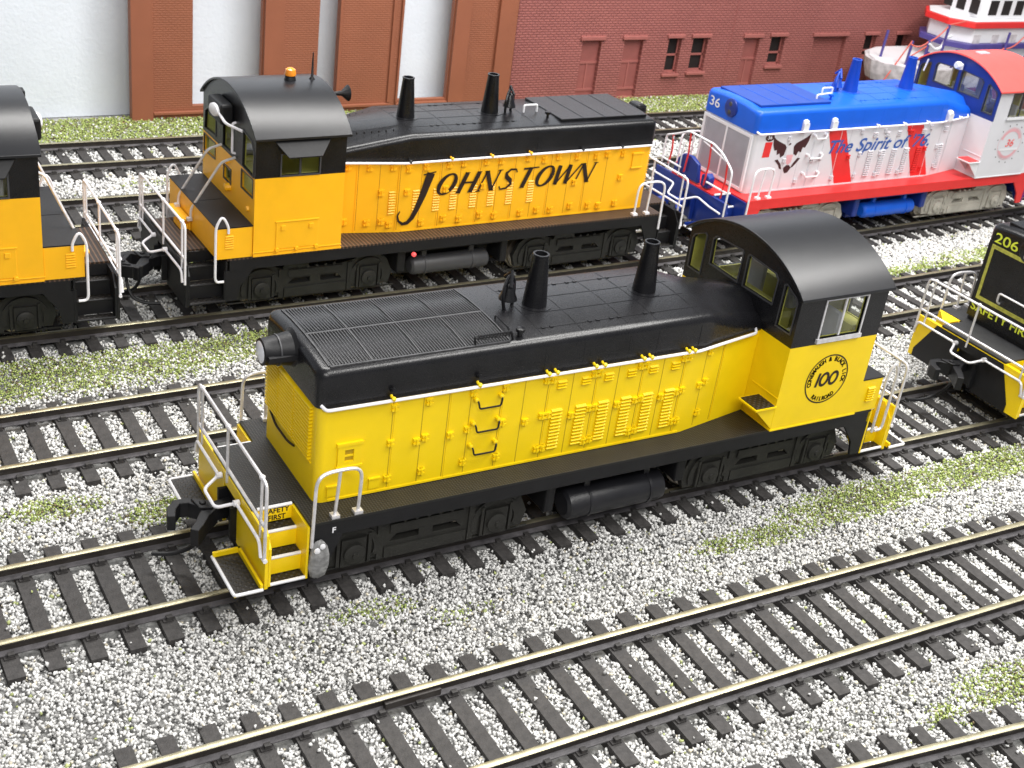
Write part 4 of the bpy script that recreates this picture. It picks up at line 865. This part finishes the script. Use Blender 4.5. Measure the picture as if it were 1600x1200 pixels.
for o in pS['hood'].children:
    if o.name.startswith(('louver', 'door_latch')) and o.location.y < 0:
        zc_ = o.location.z+(.37 if o.name.startswith('louver') else 0); f_ = (2.95-zc_)/1.51
        for xb0 in (-2.7, .2):
            a_ = xb0+.67*f_
            if a_ < o.location.x < a_+.64:
                k_ = o.data.name
                if k_ not in redme: redme[k_] = o.data.copy(); redme[k_].materials[0] = K['red']
                o.data = redme[k_]; break
def quad(x0, x1, z0, z1): return ([(x0, z0), (x1, z0), (x1, z1), (x0, z1)], [(0, 1, 2, 3)])
for xb0, zt0 in ((-2.7, 0), (.2, 0)):
    decal('red_stripe', [([(xb0, 2.95), (xb0+.63, 2.95), (xb0+1.31, 1.44), (xb0+.67, 1.44)], [(0, 1, 2, 3)])], f36, 'red', rS)
def fit_text(s, size, shear, u0, u1, z, off=.006, skew=0):
    vs, fs = text2d(s, size, shear, 'LEFT', off=off); mn = min(v[0] for v in vs); mxx = max(v[0] for v in vs); k = (u1-u0)/(mxx-mn)
    return ([(u0+(a-mn)*k, z+b_+skew*(u0+(a-mn)*k)) for a, b_ in vs], fs)
decal('side_script', [fit_text("The Spirit of '76.", .50, .35, -2.52, 1.25, 2.31, .008)], lambda u, v: (u, -YH-.010, v), 'inkblue', rS)
decal('front_number', [fit_text('36', .34, 0, 0, .40, 3.17, .003)], lambda u, v: (XH-.046, .86-u, v), 'white', rS)
# eagle emblem
wl = [(-4.56, 2.88), (-4.52, 2.66), (-4.44, 2.50), (-4.36, 2.52), (-4.33, 2.38), (-4.24, 2.42), (-4.19, 2.30), (-4.08, 2.36), (-4.04, 2.56), (-4.10, 2.64), (-4.24, 2.70), (-4.42, 2.78)]
E1 = []
def poly2(P): return (list(P), [tuple(t) for t in tessellate_polygon([[Vector((u, v, 0)) for u, v in P]])])
for P in (wl, [(-7.84-u, v+.02) for u, v in wl], [(-4.36, 2.24), (-4.26, 2.26), (-4.12, 2.12), (-4.06, 1.98), (-4.14, 2.0), (-4.2, 2.1)], [(-3.48, 2.24), (-3.58, 2.26), (-3.7, 2.12), (-3.76, 2.0), (-3.68, 2.02), (-3.6, 2.1)],
          [(-4.02, 2.0), (-3.92, 2.08), (-3.82, 2.08), (-3.74, 2.0), (-3.82, 1.88), (-3.92, 1.86)], [(-4.0, 2.62), (-3.96, 2.68), (-3.90, 2.66), (-3.94, 2.62)]): E1.append(poly2(P))
E1 += [poly2(arc(-4.68, 2.86, .15, .10, 0, 360, 16)[:-1])]
decal('eagle_emblem', E1, lambda u, v: (u, -YH-.006, v), 'maroon', rS)
decal('eagle_shield', [([(-3.98, 2.36), (-3.76, 2.36), (-3.78, 2.16), (-3.87, 2.08), (-3.96, 2.16)], [tuple(range(5))])], lambda u, v: (u, -YH-.007, v), 'pink', rS)
decal('side_badge', [([(-4.80, 2.74), (-4.56, 2.74), (-4.58, 2.34), (-4.82, 2.34)], [(0, 1, 2, 3)])], lambda u, v: (u, -YH-.006, v), 'red', rS)
decal('badge_number', [fit_text('36', .12, 0, -4.75, -4.61, 2.82, .003)], lambda u, v: (u, -YH-.008, v), 'white', rS)
SE = [ribbon(arc(0, 0, .40, .40, 20, 160, 30), [.09]*31), ribbon(arc(0, 0, .40, .40, 205, 335, 30), [.08]*31), ribbon(arc(0, 0, .47, .47, 0, 360, 50), [.012]*51)]
decal('cab_seal', SE, lambda u, v: (4.02+u, -1.536, 2.36+v), 'pink', rS)
decal('cab_number', [fit_text('36', .30, .2, -.16, .17, -.08, .004)], lambda u, v: (4.02+u, -1.537, 2.36+v), 'roofred', rS)
decal('seal_dots', [quad(.56*math.cos(a)-.016, .56*math.cos(a)+.016, .56*math.sin(a)-.02, .56*math.sin(a)+.02) for a in [2*PI*i/13 for i in range(13)]], lambda u, v: (4.02+u, -1.536, 2.36+v), 'darkgrey', rS)
decal('seal_banner', [quad(-.36, .40, -.2, -.13)], lambda u, v: (4.02+u, -1.5385, 2.36+v), 'white', rS)
MB().lathe((2.93, -.05, 4.22), (-1, 0, 0), ((0, .05), (.1, .05), (.12, .1), (.2, .11), (.26, .08)), 12).box(2.8, 2.93, -.1, .0, 4.1, 4.2).obj('air_horn', 'white', rS)
MB().tube([(2.9, 1.15, 4.05), (2.88, 1.2, 3.7)], .025).obj('windshield_wiper', 'whitewire', rS)
MB().box(3.5, 3.9, -.1, .12, 4.5, 4.56).obj('roof_vent', 'shutter', rS, smooth=0, bevel=.02)

# ------------------------------------------------------------------ black locomotive at the right edge
baseB = dict(base100); baseB.update(body='black', top='black', deck='blackdeck', beam='yellow', beamtri=True, edge='silver', seam_m='black', few=True, plainfront=True, seams=SEAM100, foot=False, lever='silver', hwire='silver', stan_m='black')
K['blackdeck'] = mat('matt_black_deck', (.03, .03, .032), .6, bump=.3, var=.2)
rB, pB = loco((15.7632, .0286, 0), .0062, 'black locomotive numbered 206 with yellow end beam corners, cut off by the right edge', baseB)
decal('front_number', [fit_text('206', .30, .0, 0, .60, 3.20, .003)], lambda u, v: (XH-.046, .88-u, v), 'lime', rB)
decal('safety_lettering', [fit_text('SAFETY FIRST', .24, .0, 0, 1.75, 1.66, .004)], lambda u, v: (XH-.058, .93-u, v), 'lime', rB)
MB().prism([(-5.98, .9), (-5.46, .9), (-5.46, 1.48)], 2, ZD+.002, ZD+.006).obj('deck_yellow_corner', 'yellow', rB, smooth=0)

# ------------------------------------------------------------------ buildings
def wallobj(name, poly, y0, y1, holes, m_, parent):
    return MB().prism(poly, 1, y0, y1, holes).obj(name, m_, parent, smooth=0)
bo = empty('factory_wall', (4.2, 21.1, -.33)); bo.location = (0, 0, 0)
tag(bo, 'burnt orange unfinished factory wall with tall white openings, behind the orange locomotive', 'building')
HO = [[(-.06, .12), (2.02, .12), (2.02, 5.2), (-.06, 5.2)], [(3.80, .12), (4.44, .12), (4.44, 5.2), (3.80, 5.2)], [(6.57, .05), (8.32, .05), (8.32, 5.2), (6.57, 5.2)]]
wallobj('wall', [(-1.85, -.3), (10.6, -.3), (10.6, 5.6), (-1.85, 5.6)], 21.0, 21.18, HO, 'brickorange', bo)
b = MB()
for x0, x1 in ((-1.86, -1.24), (2.06, 2.66), (8.36, 8.9), (9.95, 10.61)): b.box(x0, x1, 20.88, 20.998, -.298, 5.61)
b.obj('pilaster', 'orangewall', bo, smooth=0, bevel=.01)
b = MB()
for x0, x1 in ((-1.22, 2.04), (2.68, 6.3), (6.5, 8.34)): b.box(x0, x1, 20.9, 20.997, -.1, -.02); b.box(x0, x1, 20.93, 20.997, 5.22, 5.35)
for x0, x1 in ((4.44, 4.52), (6.2, 6.32), (6.49, 6.565)): b.box(x0, x1, 20.93, 20.997, .0, 5.2)
b.box(-2.2, -1.87, 20.8, 20.95, -.32, -.24)
b.obj('ledge', 'orangewall', bo, smooth=0, bevel=.01)
bb_ = empty('brick_building', (0, 0, 0)); tag(bb_, 'dark red brick building with doors and small windows behind the blue topped locomotive', 'building')
def trap(x0, x1, z0, z1): return [(x0, z0), (x1, z0), (x1, z1), (x0, z1)]
DO = [(13.42, 14.2, -.2), (15.15, 15.95, -.2), (20.5, 21.2, -.15)]; WI = [(17.05, 17.62, .62), (18.12, 18.80, .66), (21.75, 22.42, .8), (26.5, 27.1, 1.0), (28.2, 28.8, 1.0)]
GA = (23.85, 25.5, -.2)
holes = [trap(a, b_, z, 1.82) for a, b_, z in DO]+[trap(a, b_, z, 1.86) for a, b_, z in WI]+[trap(GA[0], GA[1], GA[2], 1.84)]
wallobj('wall', [(10.75, -.31), (34, -.31), (34, 6.4), (10.75, 6.4)], 21.1, 21.4, holes, 'brick', bb_)
MB().box(10.75, 11.0, 21.401, 21.74, -.31, 6.4).obj('end_wall', 'brick', bb_, smooth=0)
K['brickplain'] = mat('plain_red_plastic', (.34, .112, .098), .55, bump=.15, var=.08)
K['doorred'] = mat('door_red_plastic', (.28, .088, .078), .55, bump=.1, var=.08)
for a, b_, z in DO:
    d = MB().box(a, b_, 21.25, 21.30, -.31, 1.82); do = d.obj('door', 'doorred', bb_, smooth=0)
    b = MB(); b.box(a, b_, 21.22, 21.249, 1.0, 1.08); b.box(a, b_, 21.22, 21.249, .05, .13); b.box(a, a+.07, 21.2, 21.249, -.31, 1.82); b.box((a+b_)/2-.03, (a+b_)/2+.03, 21.225, 21.249, .13, 1.0); b.obj('door_moulding', 'brickplain', do, smooth=0)
    MB().box(a-.10, b_+.12, 21.02, 21.098, 1.84, 1.98).obj('lintel', 'brickplain', bb_, smooth=0, bevel=.02)
for a, b_, z in WI:
    MB().box(a-.02, b_+.02, 21.33, 21.37, z, 1.86).obj('window_void', 'dark', bb_, smooth=0)
    wf = MB(); wf.box(a, b_, 21.26, 21.30, 1.2, 1.27); wf.box(a, a+.05, 21.26, 21.30, z, 1.86); wf.box(b_-.05, b_, 21.26, 21.30, z, 1.86); wf.box(a, b_, 21.26, 21.30, z, z+.06); wf.obj('window', 'brickplain', bb_, smooth=0)
    MB().box(a-.09, b_+.07, 21.0, 21.098, z-.12, z-.01).obj('window_sill', 'brickplain', bb_, smooth=0, bevel=.02)
    MB().box(a-.09, b_+.09, 21.02, 21.098, 1.87, 2.0).obj('lintel', 'brickplain', bb_, smooth=0, bevel=.02)
MB().box(GA[0], GA[1], 21.28, 21.32, -.31, 1.84).obj('garage_door', 'brick', bb_, smooth=0)
MB().box(GA[0]-.09, GA[1]+.09, 21.02, 21.098, 1.85, 1.98).obj('lintel', 'brickplain', bb_, smooth=0, bevel=.02)
MB().box(19.83, 19.86, 21.09, 21.098, -.3, 6.3).obj('wall_joint', 'doorred', bb_, smooth=0)

# ------------------------------------------------------------------ harbour tug
tg = empty('tugboat', (1.1, 0, 0)); tag(tg, 'white model tugboat with red bands and violet rails, behind the red cab roof', 'boat')
def hull(x0, z0, z1, half, flare=0):  # plan outline pointing to -x
    pts = [(x0, 0), (x0+.35, .55*half), (x0+.9, .85*half), (x0+1.8, half), (34, half)]
    return pts
yc_ = 18.9
def plan(x0, half): 
    a = [(x0, 0), (x0+.15, .30*half), (x0+.75, .72*half), (x0+1.8, half), (34.5, half)]
    return a+[(x, -y) for x, y in a[::-1]][:-1]
def lofth(name, levels, m_, par):
    secs = [[(x, yc_+y, z) for x, y in plan(x0, h)] for x0, h, z in levels]; return MB().loft(secs).obj(name, m_, par, smooth=30)
lofth('hull', [(24.6, 1.2, -.3), (24.2, 1.35, .3), (23.9, 1.5, .85)], 'hullred', tg)
lofth('bulwark', [(23.88, 1.52, .86), (23.75, 1.6, 1.2), (23.7, 1.62, 1.58)], 'dirty', tg)
lofth('deck', [(23.85, 1.5, 1.582), (23.85, 1.5, 1.62)], 'white', tg)
MB().lathe((24.5, yc_-.9, 1.0), (.5, -1, 0), ((0, .2), (.12, .2)), 12).lathe((25.2, yc_-1.25, 1.0), (.3, -1, 0), ((0, .16), (.12, .16)), 12).obj('fender', 'cream', tg)
def octo(x0, x1, h, cut=.7): return [(x0, -h+cut), (x0+cut, -h), (x1, -h), (x1, h), (x0+cut, h), (x0, h-cut)]
def house(name, x0, x1, h, z0, z1, m_, cut=.7): return MB().prism([(x, yc_+y) for x, y in octo(x0, x1, h, cut)], 2, z0, z1).obj(name, m_, tg, smooth=0, bevel=.02)
house('deck_house', 26.9, 33.5, 1.0, 1.622, 2.22, 'white')
house('upper_deck', 26.5, 33.8, 1.3, 2.222, 2.42, 'purple')
house('upper_house', 26.7, 33.4, 1.15, 2.422, 3.0, 'white')
house('red_band', 26.5, 33.5, 1.28, 3.002, 3.22, 'red')
house('roof_deck', 26.6, 33.4, 1.2, 3.222, 3.26, 'white')
ph = house('pilot_house', 27.6, 30.3, .95, 3.262, 4.3, 'white', .5)
for y in (-.65, 0, .62): MB().box(27.585, 27.61, yc_+y-.2, yc_+y+.2, 3.42, 3.95).obj('pilot_window', 'dark', ph, smooth=0)
for x in (28.3, 29.0, 29.7): MB().box(x-.22, x+.22, yc_-.965, yc_-.94, 3.42, 3.95).obj('pilot_window', 'dark', ph, smooth=0)
for x in (27.6, 28.6, 29.6): MB().box(x-.18, x+.18, yc_-1.17, yc_-1.149, 2.42, 2.74).obj('house_panel', 'dirty', tg, smooth=0)
fu = MB().box(31.2, 33.0, yc_-.95, yc_+.5, 3.14, 4.6).obj('funnel', 'white', tg, smooth=0, bevel=.05)
MB().box(31.15, 33.05, yc_-1.0, yc_+.5, 3.6, 3.85).obj('funnel_band', 'red', fu, smooth=0); MB().box(31.6, 33.1, yc_-1.02, yc_+.5, 3.1, 3.5).obj('funnel_door', 'dark', fu, smooth=0)
decal('hull_lettering', [fit_text('GOS', .42, .2, 0, 1.1, 2.42, .012)], lambda u, v: (31.2+u, yc_-1.175, v), 'roofred', tg)
PO = [(24.5, -.9, 1.35, 2.5), (24.95, -1.25, 1.35, 2.6), (25.6, -1.4, 1.35, 3.2), (26.3, -1.45, 1.35, 2.3), (25.0, -1.3, 1.35, 2.2), (27.6, -1.45, 1.35, 2.3), (28.9, -1.45, 1.35, 2.9), (30.2, -1.45, 1.35, 2.9), (24.3, .2, 1.35, 2.6)]
for x, y, z0, z1 in PO: MB().tube([(x, yc_+y, z0), (x+.08, yc_+y, z1)], .05).obj('deck_post', 'purple', tg)
b = MB()
for p0, p1, sg in (((23.9, -.6, .9), (24.55, -.9, 2.5), 0), ((24.5, -.9, 2.4), (25.0, -1.25, 2.55), -.15), ((25.0, -1.25, 2.55), (25.7, -1.4, 3.2), -.1), ((25.7, -1.4, 3.2), (26.6, -1.3, 3.3), 0), ((25.0, -1.25, 2.4), (24.6, -.9, 1.9), 0), ((27.6, -1.45, 2.2), (28.9, -1.45, 2.3), -.25), ((28.9, -1.45, 2.3), (30.0, -1.45, 2.9), -.2), ((26.3, -1.45, 2.2), (26.35, -1.45, 1.4), 0), ((27.7, -1.45, 2.0), (27.7, -1.45, 1.4), 0)):
    pts = [Vector(p0).lerp(Vector(p1), t/6)+Vector((0, 0, sg*4*(t/6)*(1-t/6))) for t in range(7)]; MB().tube([(p_.x, yc_+p_.y, p_.z) for p_ in pts], .028, 5).obj('rope', 'rope', tg)
MB().tube([(25.0, yc_-1.3, 2.5), (25.3, yc_-1.35, 2.3), (25.6, yc_-1.35, 2.35), (25.8, yc_-1.3, 2.7), (26.1, yc_-1.25, 2.75)], .05, rnd=.1).obj('white_rail', 'white', tg)
# loose end of the blue locomotive's shadowed coupling: nothing more to build
